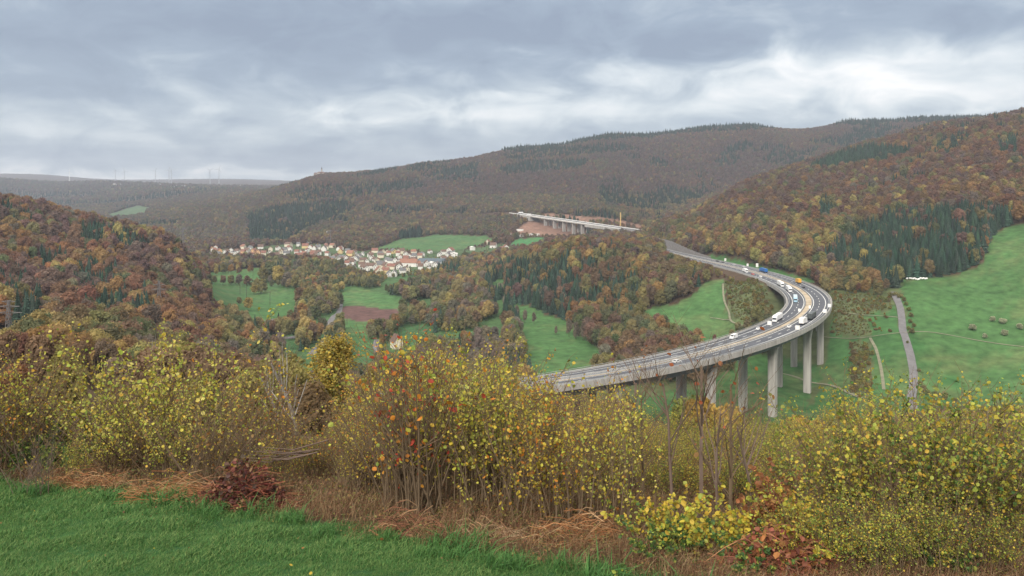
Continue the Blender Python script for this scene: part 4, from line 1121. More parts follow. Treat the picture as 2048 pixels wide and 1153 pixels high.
# ---- the trees that show largest stand as things of their own
size = Hs * scl / Y * np.where(np.abs(PX - CX) < 1060, 1, 0)
def shows(i):
    """rough test that a tree's crown is not behind nearer ground or crowns"""
    return True
COLW = ['rust red', 'orange', 'yellow', 'olive', 'green', 'purple brown', 'grey brown', 'brown']
def zone(px, py, y):
    if y < 120: return 'on the slope just below the shrubs'
    if px < 440 and y > 380: return 'on the wooded hill at the edge of the left meadow'
    if y < 340: return 'on the slope falling to the valley, left side' if px < 700 else ('below the shrubs near the viaduct piers' if px > 1000 else 'on the slope falling to the valley floor')
    if px > 1720: return 'by the big spruce wood over the right hand meadow'
    if px > 1430 and y > 560: return 'at the foot of the forest beside the motorway bend'
    if px > 960 and y > 620: return 'on the wooded knoll inside the motorway curve'
    if px > 1000: return 'beside the centre meadow in front of the viaduct'
    if px < 700: return 'among the fields left of the ploughed strip'
    return 'on the valley floor between ploughed field and centre meadow'
indiv = np.zeros(len(T), bool)
for isc, cap in ((False, 190), (True, 200)):
    k = np.nonzero((con == isc) & (size > 0))[0]; k = k[np.argsort(-size[k])][:cap]; indiv[k] = True
for i in np.nonzero(indiv)[0]:
    s_ = SP[which[i] % 4] if con[i] else (BLF[which[i]] if Y[i] < 330 else BL[which[i]])
    z_ = zone(PX[i], PYc[i], Y[i])
    hgt = 'tall' if Hs[i] * scl[i] > 17 else ('small' if Hs[i] * scl[i] < 9 else 'medium')
    if con[i]: nm, lb, g_ = 'spruce_tree', f'{hgt} dark green spruce {z_}', 'spruces ' + z_
    else: nm, lb, g_ = 'broadleaf_tree', f'{hgt} {COLW[kcol[i]]} broadleaf tree {z_}', 'broadleaf trees ' + z_
    t = tag(empty(nm, P3[i], rzT[i]), lb, 'tree', g_); t.scale = SCL3[i]
    link('crown', s_[0], t, tint[i]); link('trunk', s_[1], t)
for isc, nm, srcs, far in ((False, 'broadleaf_forest', BROAD_SRC, False), (True, 'spruce_forest', SPRUCE_SRC, False), (False, 'distant_broadleaf_forest', FAR_SRC, True), (True, 'distant_spruce_forest', FARSP_SRC, True)):
    k = (con == isc) & ~indiv & ((Y > 1300) == far)
    w_ = which[k] % len(srcs)
    scatter(nm, P3[k], rzT[k], SCL3[k], tint[k], w_, srcs, ('far ' if far else '') + ('dark spruce' if isc else 'autumn coloured broadleaf') + (' woods on the distant hills' if far else ' woods on the near hillsides'))
print('STAGE forest done', flush=True)

# ------------------------------------------------------------------ village
def make_house(loc, rz, w, d, h, rh, wall, roof, label, group, windows=True, chimney=True):
    t = tag(empty('house', loc, rz), label, 'house', group)
    q = MB(); hw = w / 2; hd_ = d / 2
    V = [(-hw, -hd_, -2), (hw, -hd_, -2), (hw, hd_, -2), (-hw, hd_, -2), (-hw, -hd_, h), (hw, -hd_, h), (hw, hd_, h), (-hw, hd_, h), (0, -hd_, h + rh), (0, hd_, h + rh)]
    q.add(V, [(0, 1, 5, 8, 4), (2, 3, 7, 9, 6), (1, 2, 6, 5), (3, 0, 4, 7), (0, 3, 2, 1)])
    q.build('wall', M['wall'], t, wall)
    q = MB(); e = .5; th = .3; k = rh / hw
    for sx_ in (-1, 1):
        a = [(sx_ * (hw + e), h - e * k), (0, h + rh), (0, h + rh + th), (sx_ * (hw + e), h - e * k + th)]
        a = [(x + (0.004 * sx_ if x == 0 else 0), z + .004) for x, z in a]
        V = [(x, -hd_ - e, z) for x, z in a] + [(x, hd_ + e, z) for x, z in a]
        fc = [(0, 1, 2, 3), (7, 6, 5, 4), (0, 4, 5, 1), (1, 5, 6, 2), (2, 6, 7, 3), (3, 7, 4, 0)]
        q.add(V, fc if sx_ < 0 else [f[::-1] for f in fc])
    rf = q.build('roof', M['roof'], t, roof)
    if chimney:
        q = MB(); q.box((hw * .35, d * .2, h + rh * .65 + .9), (.7, .7, 1.8)); q.build('chimney', M['roof'], rf, (.25, .13, .09))
    if windows:
        for x, z in ((-hw * .5, 1.6), (hw * .5, 1.6), (-hw * .5, 4.2), (hw * .5, 4.2), (0, h + rh * .35)):
            if z < h - .6 or x == 0:
                q = MB(); q.box((x, -hd_ - .03, z), (1.1, .1, 1.3)); q.build('window', M['glass'], t)
        q = MB(); q.box((0, -hd_ - .03, 1.0), (1.0, .1, 2.1)); q.build('door', M['wood'], t)
    return t
WH, CR, YE, OR = (.70, .68, .65), (.66, .60, .48), (.64, .50, .26), (.62, .38, .22)
RD, BR, GY_, OG = (.22, .11, .085), (.15, .10, .08), (.15, .15, .155), (.27, .14, .10)
WN = {WH: 'white', CR: 'cream', YE: 'yellow', OR: 'orange'}; RN = {RD: 'red', BR: 'brown', GY_: 'grey', OG: 'orange'}
HOUSES = [(423, 502, 9, OR, OG), (431, 500, 9, WH, OG), (439, 505, 9, OR, RD), (407, 512, 9, WH, GY_), (420, 515, 9, WH, BR), (430, 508, 8, WH, RD), (441, 517, 9, WH, BR), (453, 508, 9, WH, BR), (462, 505, 9, WH, GY_),
 (475, 507, 9, WH, BR), (486, 508, 9, OR, RD), (494, 507, 9, WH, BR), (501, 500, 8, WH, GY_), (508, 508, 9, OR, RD), (517, 509, 9, OR, BR), (459, 516, 8, WH, BR), (478, 515, 9, WH, RD), (503, 514, 8, CR, RD), (512, 513, 9, OR, OG),
 (523, 519, 8, WH, RD), (527, 512, 8, CR, RD), (539, 510, 8, WH, BR), (541, 503, 9, CR, RD), (556, 501, 9, WH, BR), (569, 505, 10, WH, GY_), (577, 494, 12, CR, BR), (573, 512, 9, WH, GY_), (551, 516, 13, CR, BR), (581, 503, 8, WH, BR),
 (597, 493, 8, WH, GY_), (611, 497, 11, YE, RD), (621, 499, 9, WH, RD), (629, 500, 8, WH, BR), (637, 499, 10, WH, GY_), (619, 486, 11, WH, WH), (594, 508, 9, WH, RD), (603, 508, 8, WH, BR), (598, 519, 13, WH, RD), (608, 516, 9, WH, GY_),
 (612, 511, 8, WH, BR), (627, 511, 10, CR, RD), (633, 514, 8, WH, BR), (638, 510, 9, WH, BR), (648, 503, 11, WH, GY_), (665, 496, 10, CR, OG), (679, 502, 10, WH, RD), (681, 508, 10, YE, RD), (669, 519, 8, CR, BR), (684, 521, 10, CR, GY_),
 (692, 521, 9, WH, BR), (701, 512, 11, YE, OG), (703, 523, 10, WH, RD), (713, 523, 10, WH, GY_), (750, 506, 10, CR, RD), (766, 509, 9, CR, BR), (775, 509, 9, CR, BR), (787, 508, 10, YE, GY_), (797, 507, 8, CR, BR), (805, 508, 9, CR, BR), (811, 513, 9, WH, BR),
 (820, 516, 9, WH, BR), (829, 517, 9, WH, GY_), (840, 518, 9, CR, RD), (761, 514, 9, WH, GY_), (775, 526, 9, WH, GY_), (782, 528, 10, WH, GY_), (791, 528, 10, WH, BR), (799, 531, 12, WH, BR), (835, 534, 8, WH, OG), (887, 523, 10, WH, BR), (879, 514, 9, WH, GY_),
 (901, 507, 14, WH, RD), (908, 514, 14, WH, WH), (896, 515, 9, WH, GY_), (945, 501, 8, WH, WH), (987, 496, 11, WH, BR), (976, 489, 9, CR, RD), (1004, 484, 9, WH, RD), (1003, 504, 10, WH, RD), (1011, 500, 11, WH, RD), (1022, 476, 10, WH, RD), (724, 535, 9, WH, BR),
 (733, 544, 10, WH, BR), (741, 538, 12, WH, BR), (761, 536, 14, CR, GY_), (750, 540, 9, WH, BR), (771, 538, 10, CR, BR), (758, 549, 12, CR, OG), (784, 539, 11, CR, RD), (799, 539, 10, WH, BR), (779, 554, 9, WH, GY_), (788, 554, 9, WH, GY_), (706, 544, 9, WH, GY_), (690, 521, 8, WH, BR), (772, 548, 10, YE, RD),
 (865, 533, 9, WH, WH), (873, 536, 9, WH, GY_), (853, 534, 9, WH, BR), (718, 516, 8, WH, GY_), (655, 512, 8, WH, RD), (470, 512, 8, WH, GY_), (496, 517, 8, WH, BR), (560, 510, 8, CR, RD), (742, 516, 8, WH, BR), (755, 527, 9, CR, RD), (812, 524, 9, WH, RD), (726, 526, 9, CR, BR)]
def vzone(px, py):
    if px < 535: return 'in the far left end of the village'
    if px < 720: return 'in the middle of the village under the wooded slope'
    if py > 533: return 'at the front edge of the village'
    if px > 930: return 'on the slope near the red building site'
    if px < 850 and py < 521: return 'in the row below the village meadow'
    return 'at the right end of the village'
vp = np.array([p[:2] for p in VILLAGE]); taken = [at(h_[0], h_[1], 900)[:2] for h_ in HOUSES]
vr = random.Random(3); tries = 0
while len(HOUSES) < 165 and tries < 6000:
    tries += 1
    px, py = vr.uniform(412, 910), vr.uniform(493, 548); p = at(px, py, 900)
    if not inpoly(p[:1], p[1:2], VILLAGE)[0] or min(np.hypot(*(p[:2] - t_)) for t_ in taken) < 15: continue
    taken.append(p[:2]); HOUSES.append((px, py, vr.choice((7, 8, 8, 9)), vr.choice((WH, WH, WH, CR)), vr.choice((BR, BR, RD, GY_, OG))))
hb = {}
hrec = []
for i, (px, py, w_, wc, rc) in enumerate(HOUSES):
    g = random.Random(i)
    rz = g.choice((0, 0.3, -.35, 1.2, 1.57, -1.2, .6)); p = at(px, py, 900)
    big = w_ >= 12
    base = f"{'large ' if big else ''}{WN[wc]} house with {RN.get(rc, 'flat pale')} roof {'gable facing us' if abs(rz) < .5 else 'eaves facing us'} {vzone(px, py)}"
    hb.setdefault(base, []).append((px, i)); hrec.append((p, rz, w_, g.uniform(.95, 1.4) * w_, g.uniform(4.2, 6.0), g.uniform(.30, .48) * w_, wc, rc, base))
ORD = 'first second third fourth fifth sixth seventh eighth ninth tenth eleventh twelfth thirteenth fourteenth fifteenth sixteenth seventeenth eighteenth nineteenth twentieth'.split()
for base, l in hb.items():
    l.sort()
    for n_, (px, i) in enumerate(l):
        p, rz, w_, d_, h_, rh, wc, rc, _ = hrec[i]
        lab = base if len(l) == 1 else base.replace(' in the', ',', 1) and f"{ORD[n_ % 20]} from left {base}"
        make_house(p, rz, w_ * .85, d_ * .85, h_, 1.2 if rc == WH else rh, wc, rc, ' '.join(lab.split()[:16]), 'houses of the village', windows=HOUSES[i][1] > 505, chimney=rc != WH)
# school-like long house, grey hall, site sheds
make_house(at(818, 533, 900), R(80), 13, 27, 6, 5.5, WH, OG, 'long white house with bright orange roof, the largest orange roof in the village', 'houses of the village')
make_house(at(864, 530, 900), R(78), 20, 42, 6, 4, (.30, .31, .32), (.10, .125, .145), 'long dark grey hall with a low roof at the right of the village', 'houses of the village', False, False)
for px, py, w_, d_, wc, lab in ((1043, 474, 7, 18, WH, 'white flat container shed at the left of the building site'), (1040, 463, 5, 14, WH, 'thin white shed above the flat container shed on red soil'), (1066, 472, 5, 26, WH, 'long low pale shed beside the red building site'), (1244, 457, 7, 9, WH, 'white site cabin at the foot of the yellow mast'),
                            (793, 697, 7, 9, CR, 'single house gable rising above the red topped shrub')):
    p = at(px, py, 350 if px < 1000 else 1300); make_house(p, R(85) if px > 1000 else .5, w_, d_, 3.2 if px > 1000 else 5.5, .5 if px > 1000 else 5, wc, (.6, .6, .58) if px > 1000 else BR, lab, None, False, px < 1000)
for k, (px, py) in enumerate([(229, 374), (238, 373), (281, 375), (318, 374), (322, 378), (345, 379), (352, 377), (367, 377), (380, 381), (405, 374), (413, 374), (425, 374), (468, 373), (480, 372)]):
    p = at(px, py - 1, 3800, 5200); w_ = 46 if px in (405, 413, 425) else 20
    make_house(p + (0, 0, 2), 1.3, 16, w_, 9, 4, (.55, .55, .55), (.45, .42, .42), f'{ORD[k] if k < 12 else ("last but one" if k == 12 else "last")} pale building from left in the town on the far horizon', 'buildings of the far town', False, False)
# castle on the hill
p = at(642, 354, 2200, 2900)
t = tag(empty('castle', p + (0, 0, 3), .4), 'pale castle with a slim tower on the far hilltop', 'castle')
for c, d in (((0, 0, 8), (46, 18, 22)), ((-28, 4, 6), (22, 16, 16)), ((26, 2, 7), (20, 18, 18))):
    q = MB(); q.box(c, d); q.build('wing', M['wall'], t, (.42, .38, .34))
    q = MB(); q.box((c[0], c[1], c[2] + d[2] / 2 + 3), (d[0] + 1, d[1] + 1, 6), top=.55); q.build('roof', M['roof'], t, (.16, .10, .09))
q = MB(); q.box((4, 0, 26), (7, 7, 26)); q.build('tower', M['wall'], t, (.4, .37, .34))
q = MB(); q.box((4, 0, 46), (7.6, 7.6, 14), top=.05); q.build('spire', M['roof'], t, (.10, .09, .10))

t.scale = (.62, .62, .62)
# ------------------------------------------------------------------ pylons, poles, masts, turbines
def lattice(q, H, b, t_, k=6, r=.09):
    for i in range(k):
        z0, z1 = H * i / k, H * (i + 1) / k; w0, w1 = b + (t_ - b) * i / k, b + (t_ - b) * (i + 1) / k
        c0 = [(-w0, -w0, z0), (w0, -w0, z0), (w0, w0, z0), (-w0, w0, z0)]; c1 = [(-w1, -w1, z1), (w1, -w1, z1), (w1, w1, z1), (-w1, w1, z1)]
        for j in range(4):
            q.tube([c0[j], c1[j]], r, 4); q.tube([c0[j], c1[(j + 1) % 4]], r * .6, 3); q.tube([c0[(j + 1) % 4], c1[j]], r * .6, 3)
def make_pylon(px, py, y0, y1, H, arms, lab, rz=.3):
    p = at(px, py, y0, y1); t = tag(empty('power_pylon', p, rz), lab, 'pylon', 'power pylons')
    q = MB(); lattice(q, H, H * .06, H * .018, 7, H * .006); q.build('mast', M['pylon'], t)
    for z, w in arms:
        q = MB(); q.tube([(-w, 0, z * H), (0, 0, z * H + H * .02), (w, 0, z * H)], H * .006, 4); q.tube([(-w, 0, z * H), (0, 0, z * H - H * .02), (w, 0, z * H)], H * .005, 4); q.build('crossarm', M['pylon'], t)
make_pylon(17, 690, 150, 320, 17, ((.72, 5.2), (.86, 4.2), (.97, 2.6)), 'steel lattice pylon with crossarms at the left edge of the view', 0)
make_pylon(318, 622, 380, 520, 25, ((.75, 4.5), (.88, 3.6)), 'thin lattice pylon in front of the wooded hill on the left')
make_pylon(366, 500, 1150, 1700, 44, ((.7, 8), (.82, 6.5), (.93, 5)), 'far lattice pylon just right of the left hill', .6)
for px, py, y0, H, lab in ((540, 612, 500, 15, 'dark wooden pole in the field left of the country road'), (506, 572, 700, 19, 'dark tall pole between hedges on the upper left field'), (493, 600, 700, 22, 'thin pale pole at the hedge of the left field'), (480, 590, 650, 17, 'thin pole beside the hedge left of the tall pole'),
                            (694, 652, 420, 10, 'dark wooden pole at the lower corner of the ploughed strip'), (457, 548, 850, 16, 'dark pole among orange trees of the upper left field')):
    p = at(px, py, y0); t = tag(empty('power_pole', p), lab, 'pole', 'power poles in the fields')
    q = MB(); q.tube([(0, 0, -1), (0, 0, H)], [.22, .16], 6); q.build('post', M['wood'], t)
    q = MB(); q.box((0, 0, H - .7), (2.0, .14, .14)); q.build('crossarm', M['wood'], t)
p = at(661, 492, 1500, 1900); t = tag(empty('tower_crane', p, -.2), 'slim tower crane above the village roofs', 'crane')
q = MB(); lattice(q, 34, .8, .8, 10, .11); q.build('mast', M['pylon'], t)
q = MB(); q.tube([(-9, 0, 30), (20, 0, 31)], .4, 4); q.build('jib', M['pylon'], t)
q = MB(); q.box((-8, 0, 28.5), (3, 1.6, 2.4)); q.build('counterweight', M['concrete'], t)
p = at(1241, 459, 1350, 1700); t = tag(empty('piling_rig', p), 'tall yellow construction mast beside the far viaduct', 'construction mast')
q = MB(); q.box((0, 0, 17), (1.8, 1.8, 34)); q.build('mast', M['yellow'], t)
q = MB(); q.box((0, 3, 1.8), (4, 7, 3)); q.build('carrier', M['yellow'], t)
for i, (px, pyt, pyb, yy, lab) in enumerate([(139, 345, 361, 7400, 'white wind turbine standing alone at the left of the horizon'), (231, 342, 360, 8500, 'faint wind turbine, first left of the grey pair on the horizon'), (249, 343, 364, 7800, 'wind turbine over the middle of the left skyline'),
                                           (311, 343, 366, 7200, 'wind turbine left of the close pair on the horizon'), (338, 341, 367, 7200, 'left wind turbine of the close pair'), (343, 340, 364, 7300, 'right wind turbine of the close pair'), (420, 341, 364, 7500, 'left wind turbine of the two over the blue ridge'), (438, 339, 364, 7300, 'right wind turbine of the two over the blue ridge')]):
    u = (px - CX) / F; hub = (HY - pyt) / F * yy; zg = tz(u * yy, yy)[0] - 3
    t = tag(empty('wind_turbine', (u * yy, yy, zg), random.uniform(-.4, .4)), lab, 'wind turbine', 'wind turbines on the horizon')
    mtt = M['white'] if i == 0 else M['steel']
    q = MB(); q.tube([(0, 0, 0), (0, 0, hub - zg)], [4.0, 2.2], 8); q.build('tower', mtt, t)
    q = MB(); q.box((0, 1, hub - zg + 1), (4, 9, 4)); q.build('nacelle', mtt, t)
    a0 = random.uniform(0, 2)
    for b in range(3):
        a = a0 + b * 2.094; l = 48
        q = MB(); q.tube([(0, -4.5, hub - zg + 1), (math.cos(a) * l * .3, -4.8, hub - zg + 1 + math.sin(a) * l * .3), (math.cos(a) * l, -4.5, hub - zg + 1 + math.sin(a) * l)], [1.2, 1.8, .4], 4); q.build('blade', mtt, t)
# silage bales wrapped in white by the spruce wood
n_b = 14
bm = None
for i in range(n_b):
    p = at(1814 + i * 3.0, 559.5 + (0 if i % 2 else .3) + (1.5 if 6 <= i <= 8 else 0), 450)
    if bm is None:
        q = MB(); k = 12
        V = [(sgn * .62, .62 * math.cos(2 * math.pi * j / k), .6 + .62 * math.sin(2 * math.pi * j / k)) for sgn in (-1, 1) for j in range(k)]
        V += [(sgn * .5, .66 * math.cos(2 * math.pi * j / k), .6 + .66 * math.sin(2 * math.pi * j / k)) for sgn in (-1, 1) for j in range(k)]
        q.add(V, [tuple(range(k))[::-1], tuple(range(k, 2 * k))] + [(j, (j + 1) % k, 2 * k + (j + 1) % k, 2 * k + j) for j in range(k)] + [(2 * k + j, 2 * k + (j + 1) % k, 3 * k + (j + 1) % k, 3 * k + j) for j in range(k)] + [(3 * k + j, 3 * k + (j + 1) % k, k + (j + 1) % k, k + j) for j in range(k)])
        bm = q.mesh('hay_bale', M['white'], True)
    o = link('hay_bale', bm); o.location = p + (0, 0, .05); o.rotation_euler.z = .1
    tag(o, 'white wrapped bale in the row at the foot of the spruce wood', 'bale', 'white bales in a row')

for k, (px, py, H, w_, ci) in enumerate([(428, 569, 8, 1.1, 3), (446, 571, 9, 1.2, 7), (462, 571, 8, 1.2, 3), (478, 572, 9, 1.1, 6), (494, 573, 9, 1.2, 7), (512, 574, 7, 1.2, 3), (526, 566, 14, 1.1, 3), (540, 560, 15, 1.2, 4), (556, 566, 15, 1.2, 2), (574, 574, 12, 1.2, 6), (590, 578, 11, 1.2, 3), (522, 588, 11, 1.1, 3), (508, 590, 7, 1.2, 2),
        (432, 552, 8, 1.1, 2), (446, 548, 10, 1.1, 3), (462, 548, 9, 1.2, 1), (478, 550, 8, 1.2, 7), (500, 545, 7, 1.2, 1), (496, 622, 8, 1.2, 2), (478, 612, 6, 1.2, 3), (600, 610, 17, 1.2, 7), (616, 616, 18, 1.2, 3), (604, 640, 15, 1.2, 1), (628, 640, 14, 1.2, 4), (590, 652, 12, 1.2, 7), (576, 664, 10, 1.2, 3), (640, 625, 16, 1.1, 6),
        (1112, 672, 8, .6, 6), (1138, 676, 14, .6, 6), (1152, 680, 14, .55, 6), (1166, 683, 14, .55, 6), (1186, 688, 15, .7, 6), (1034, 640, 12, .6, 6), (1050, 648, 13, .6, 6), (1068, 650, 12, .6, 6), (1203, 700, 12, .8, 6), (1240, 712, 8, .9, 6), (752, 668, 9, 1, 2), (764, 690, 8, .8, 1), (790, 668, 12, 1, 4), (806, 630, 15, 1.2, 4), (830, 632, 16, 1.2, 7)]):
    H *= 1.5 if k < 20 else 1.0
    p = at(px, py, 330); s_ = BL[(0, 1, 2, 3, 4, 5)[k % 6]]; f_ = H / s_[2] * random.uniform(.9, 1.1)
    pz_ = 'in the hedge between the left fields' if px < 600 and py < 600 else 'by the country road left of the ploughed strip' if px < 700 else 'standing in the centre meadow' if px > 1000 else 'at the edge of the ploughed strip'
    t = tag(empty('broadleaf_tree', p, k), f'{"tall" if H > 12 else "small"} {COLW[ci]} broadleaf tree {pz_}', 'tree', 'trees ' + pz_); t.scale = (f_ * w_, f_ * w_, f_)
    link('crown', s_[0], t, np.stack([RUST, ORANGE, YELLOW, OLIVE, GREEN, PURPLE, GREY, BROWN])[ci] * 1.2 * random.uniform(.85, 1.15)); link('trunk', s_[1], t)
# hedges and bushes on open ground: bushes as things
def bush_mesh(seed, H, r, n_, size):
    a = broadleaf(seed, H, r, .1, 8, n_, size)
    return crown_mesh('bush', a, M['crown'])
BUSH = [bush_mesh(80 + i, h, r, 420, .42) for i, (h, r) in enumerate([(3.4, 1.9), (2.6, 2.1), (4.2, 2.0)])]
nb = 0
def bush(px, py, s, c, lab, grp, y0=300):
    global nb
    p = at(px, py, y0); o = link('bush', BUSH[nb % 3], None, np.array(c) * random.uniform(1.3, 1.7) * np.array((1, 1.2, 1))); nb += 1
    o.location = p; o.rotation_euler.z = random.uniform(0, 6); o.scale = (s, s, s * random.uniform(.8, 1.1))
    tag(o, lab, 'bush', grp)
for px, py, s in [(1812, 612, 1.2), (1818, 622, 1.1), (1822, 635, 1.2), (1820, 648, 1.0), (1817, 660, .9), (1824, 668, 1.3), (1808, 604, 1.2), (1800, 596, 1.3), (1815, 688, .6), (1828, 655, 1), (1790, 592, 1.4), (1780, 596, 1.3), (1772, 604, 1.2), (1763, 600, 1.3), (1770, 616, .9), (1755, 612, 1.1), (1840, 770, .9), (1846, 783, 1.3), (1856, 790, 1.2), (1870, 794, 1.3), (1890, 800, 1.2), (1910, 806, 1.1), (1838, 745, .8)]:
    bush(px, py, s * .72, random.choice(((.13, .10, .05), (.12, .095, .05), (.12, .11, .045))), 'brown hedge bush along the farm road right of the viaduct', 'bushes along the farm road')
for i in range(70):
    px, py = rng.uniform(1700, 1746), rng.uniform(690, 795); bush(px, py, rng.uniform(.4, .9), [(.15, .12, .045), (.12, .08, .05), (.16, .10, .04)][i % 3], 'low brown scrub in the narrow strip between the farm tracks', 'scrub in the strip')
for i in range(80):
    px, py = rng.uniform(1664, 1780), rng.uniform(586, 668); bush(px, py, rng.uniform(.3, .7), [(.15, .12, .05), (.13, .085, .05), (.17, .09, .035)][i % 3], 'low brown scrub on the bank right of the motorway bend', 'scrub right of the bend')
sc = np.array([p[:2] for p in SCRUBS['inner']])
kk = 0
inn = np.array([p[:2] for p in SCRUBS['inner']])
while kk < 124:
    b = rng.uniform(inn.min(0), inn.max(0))
    if not inpoly(b[:1], b[1:2], SCRUBS['inner'])[0] or near_path(b[:1], b[1:2], road(np.arange(0, SE, 5.0)))[0][0] < 19: continue
    z = tz(b[0], b[1])[0]; px, py = proj([(b[0], b[1], z)])[0]
    o = link('bush', BUSH[kk % 3], None, np.array([(.13, .105, .045), (.12, .08, .05), (.15, .10, .04), (.10, .10, .04)][kk % 4]) * random.uniform(1.3, 1.7) * np.array((1, 1.2, 1))); s = rng.uniform(.4, 1.0)
    o.location = (b[0], b[1], z); o.scale = (s, s, s * .9); o.rotation_euler.z = rng.uniform(0, 6)
    tag(o, 'low olive and brown scrub on the slope inside the motorway bend', 'bush', 'scrub inside the bend'); kk += 1
# low scrub as a mass
pts = []
for pl in SCRUBS.values():
    a_ = np.array([p[:2] for p in pl]); lo, hi = a_.min(0), a_.max(0); m_ = int((hi - lo).prod() / 3.2)
    g_ = rng.uniform(lo, hi, (m_, 2)); g_ = g_[inpoly(g_[:, 0], g_[:, 1], pl)]; pts.append(g_)
pts = np.concatenate(pts); d_, _i = near_path(pts[:, 0], pts[:, 1], road(np.arange(S0, SE, 8.0))); pts = pts[(d_ > 19) & (rng.random(len(pts)) < .75)]
pz = tz(pts[:, 0], pts[:, 1])
BSRC = [bpy.data.objects.new('low_scrub_shape', m_) for m_ in BUSH]
cs_ = np.array([(.14, .11, .05), (.12, .09, .055), (.16, .11, .045), (.10, .10, .04), (.13, .08, .05)])[rng.integers(0, 5, len(pts))] * rng.uniform(1.2, 1.8, (len(pts), 1)) * np.array((1, 1.22, 1))
scatter('scrub', np.stack([pts[:, 0], pts[:, 1], pz - .1], 1), rng.uniform(0, 6.28, len(pts)), rng.uniform(.12, .34, len(pts)), cs_, rng.integers(0, 3, len(pts)), BSRC, 'low brown and olive scrub on the banks around the bend')
print('STAGE village done', flush=True)

# ------------------------------------------------------------------ foreground shrubs
def leaves_mesh(name, P, size, cols, g, droop=.5, narrow=.8):
    k = len(P)
    d = unit(np.stack([g.normal(size=k), g.normal(size=k), -droop + .5 * g.normal(size=k)], 1))
    s_ = unit(np.cross(d, g.normal(size=(k, 3)))); n_ = np.cross(d, s_)
    L_ = size * (.4 + 1.0 * g.random(k) ** 1.3)[:, None]; Wd = L_ * narrow * .5
    V = np.stack([P, P + d * L_ * .25 + s_ * Wd * .85 + n_ * L_ * .06, P + d * L_ * .65 + s_ * Wd * .9 + n_ * L_ * .08, P + d * L_,
                  P + d * L_ * .65 - s_ * Wd * .9 + n_ * L_ * .08, P + d * L_ * .25 - s_ * Wd * .85 + n_ * L_ * .06], 1).reshape(-1, 3)
    b = np.arange(k)[:, None] * 6
    fq = np.concatenate([b + np.array([0, 1, 2, 3]), b + np.array([0, 3, 4, 5])], 0)
    c = np.asarray(cols)[g.integers(0, len(cols), k)] * g.uniform(.72, 1.2, (k, 1)) * (1 + g.normal(0, .06, (k, 3)))
    return mesh_np(name, V, fq, M['leaf'], fcol=np.clip(np.concatenate([c, c]), .005, .9))

def shrub_meshes(seed, H, nstem, lean, r0, ntwig, lpt, size, cols, zone=(.3, 1.0), bark='twig', thick=1.0, curve=.25, droop=.5):
    g = np.random.default_rng(seed); q = MB(); LP = []
    for i in range(nstem):
        a = g.uniform(0, 6.283); ln = min(abs(g.normal(0, lean)) + .03, lean * 1.9); h = H * g.uniform(.55, 1.0) * (1 if g.random() < .85 else .6)
        bx, by = r0 * g.normal() * .6, r0 * g.normal() * .6
        pts = []
        for j in range(7):
            f = j / 6; out = h * (math.tan(ln) * f + curve * ln * f * f)
            pts.append(np.array((bx + math.cos(a) * out + g.normal(0, .012) * h * f, by + math.sin(a) * out + g.normal(0, .012) * h * f, h * f - (.12 if j == 0 else 0))))
        r = (.006 + .004 * g.random()) * thick * H / 1.8
        q.tube(pts, [r, r * .9, r * .78, r * .62, r * .48, r * .34, r * .16], 4)
        P = np.array(pts)
        for t in range(ntwig):
            f = g.uniform(.28, .97); x = f * 6; j = min(int(x), 5); b = P[j] + (P[j + 1] - P[j]) * (x - j)
            l = H * g.uniform(.08, .26) * (1.15 - f * .5); ta = a + g.normal(0, 1.4); up = g.uniform(.5, 1.5)
            dv_ = np.array((math.cos(ta), math.sin(ta), up)); dv_ /= np.linalg.norm(dv_)
            e1 = b + dv_ * l * .5 + g.normal(0, .02, 3) * H * .4; e2 = b + dv_ * l + np.array((0, 0, .12 * l))
            q.tube([b, e1, e2], [r * .38, r * .28, r * .12], 3)
            if zone[0] <= (b[2] / H) <= zone[1]:
                m = g.poisson(lpt)
                for _ in range(m):
                    w_ = g.random(); LP.append((b + (e1 - b) * 2 * w_ if w_ < .5 else e1 + (e2 - e1) * (2 * w_ - 1)) + g.normal(0, .012, 3) * H)
        for _ in range(g.poisson(lpt * .8)):
            f = g.uniform(max(.15, zone[0]), 1.0)
            if f <= zone[1]:
                x = f * 6; j = min(int(x), 5); LP.append(P[j] + (P[j + 1] - P[j]) * (x - j) + g.normal(0, .015, 3) * H)
    sm = q.mesh('stems', M[bark])
    lm = leaves_mesh('leaves', np.array(LP), size, cols, g, droop) if len(LP) > 3 else None
    return sm, lm, H
YG, GO, LG_, DG_, OO, RR, BO = (.45, .41, .06), (.52, .375, .055), (.30, .345, .065), (.07, .13, .03), (.50, .20, .03), (.38, .06, .035), (.24, .12, .04)
PY = (.52, .45, .12)
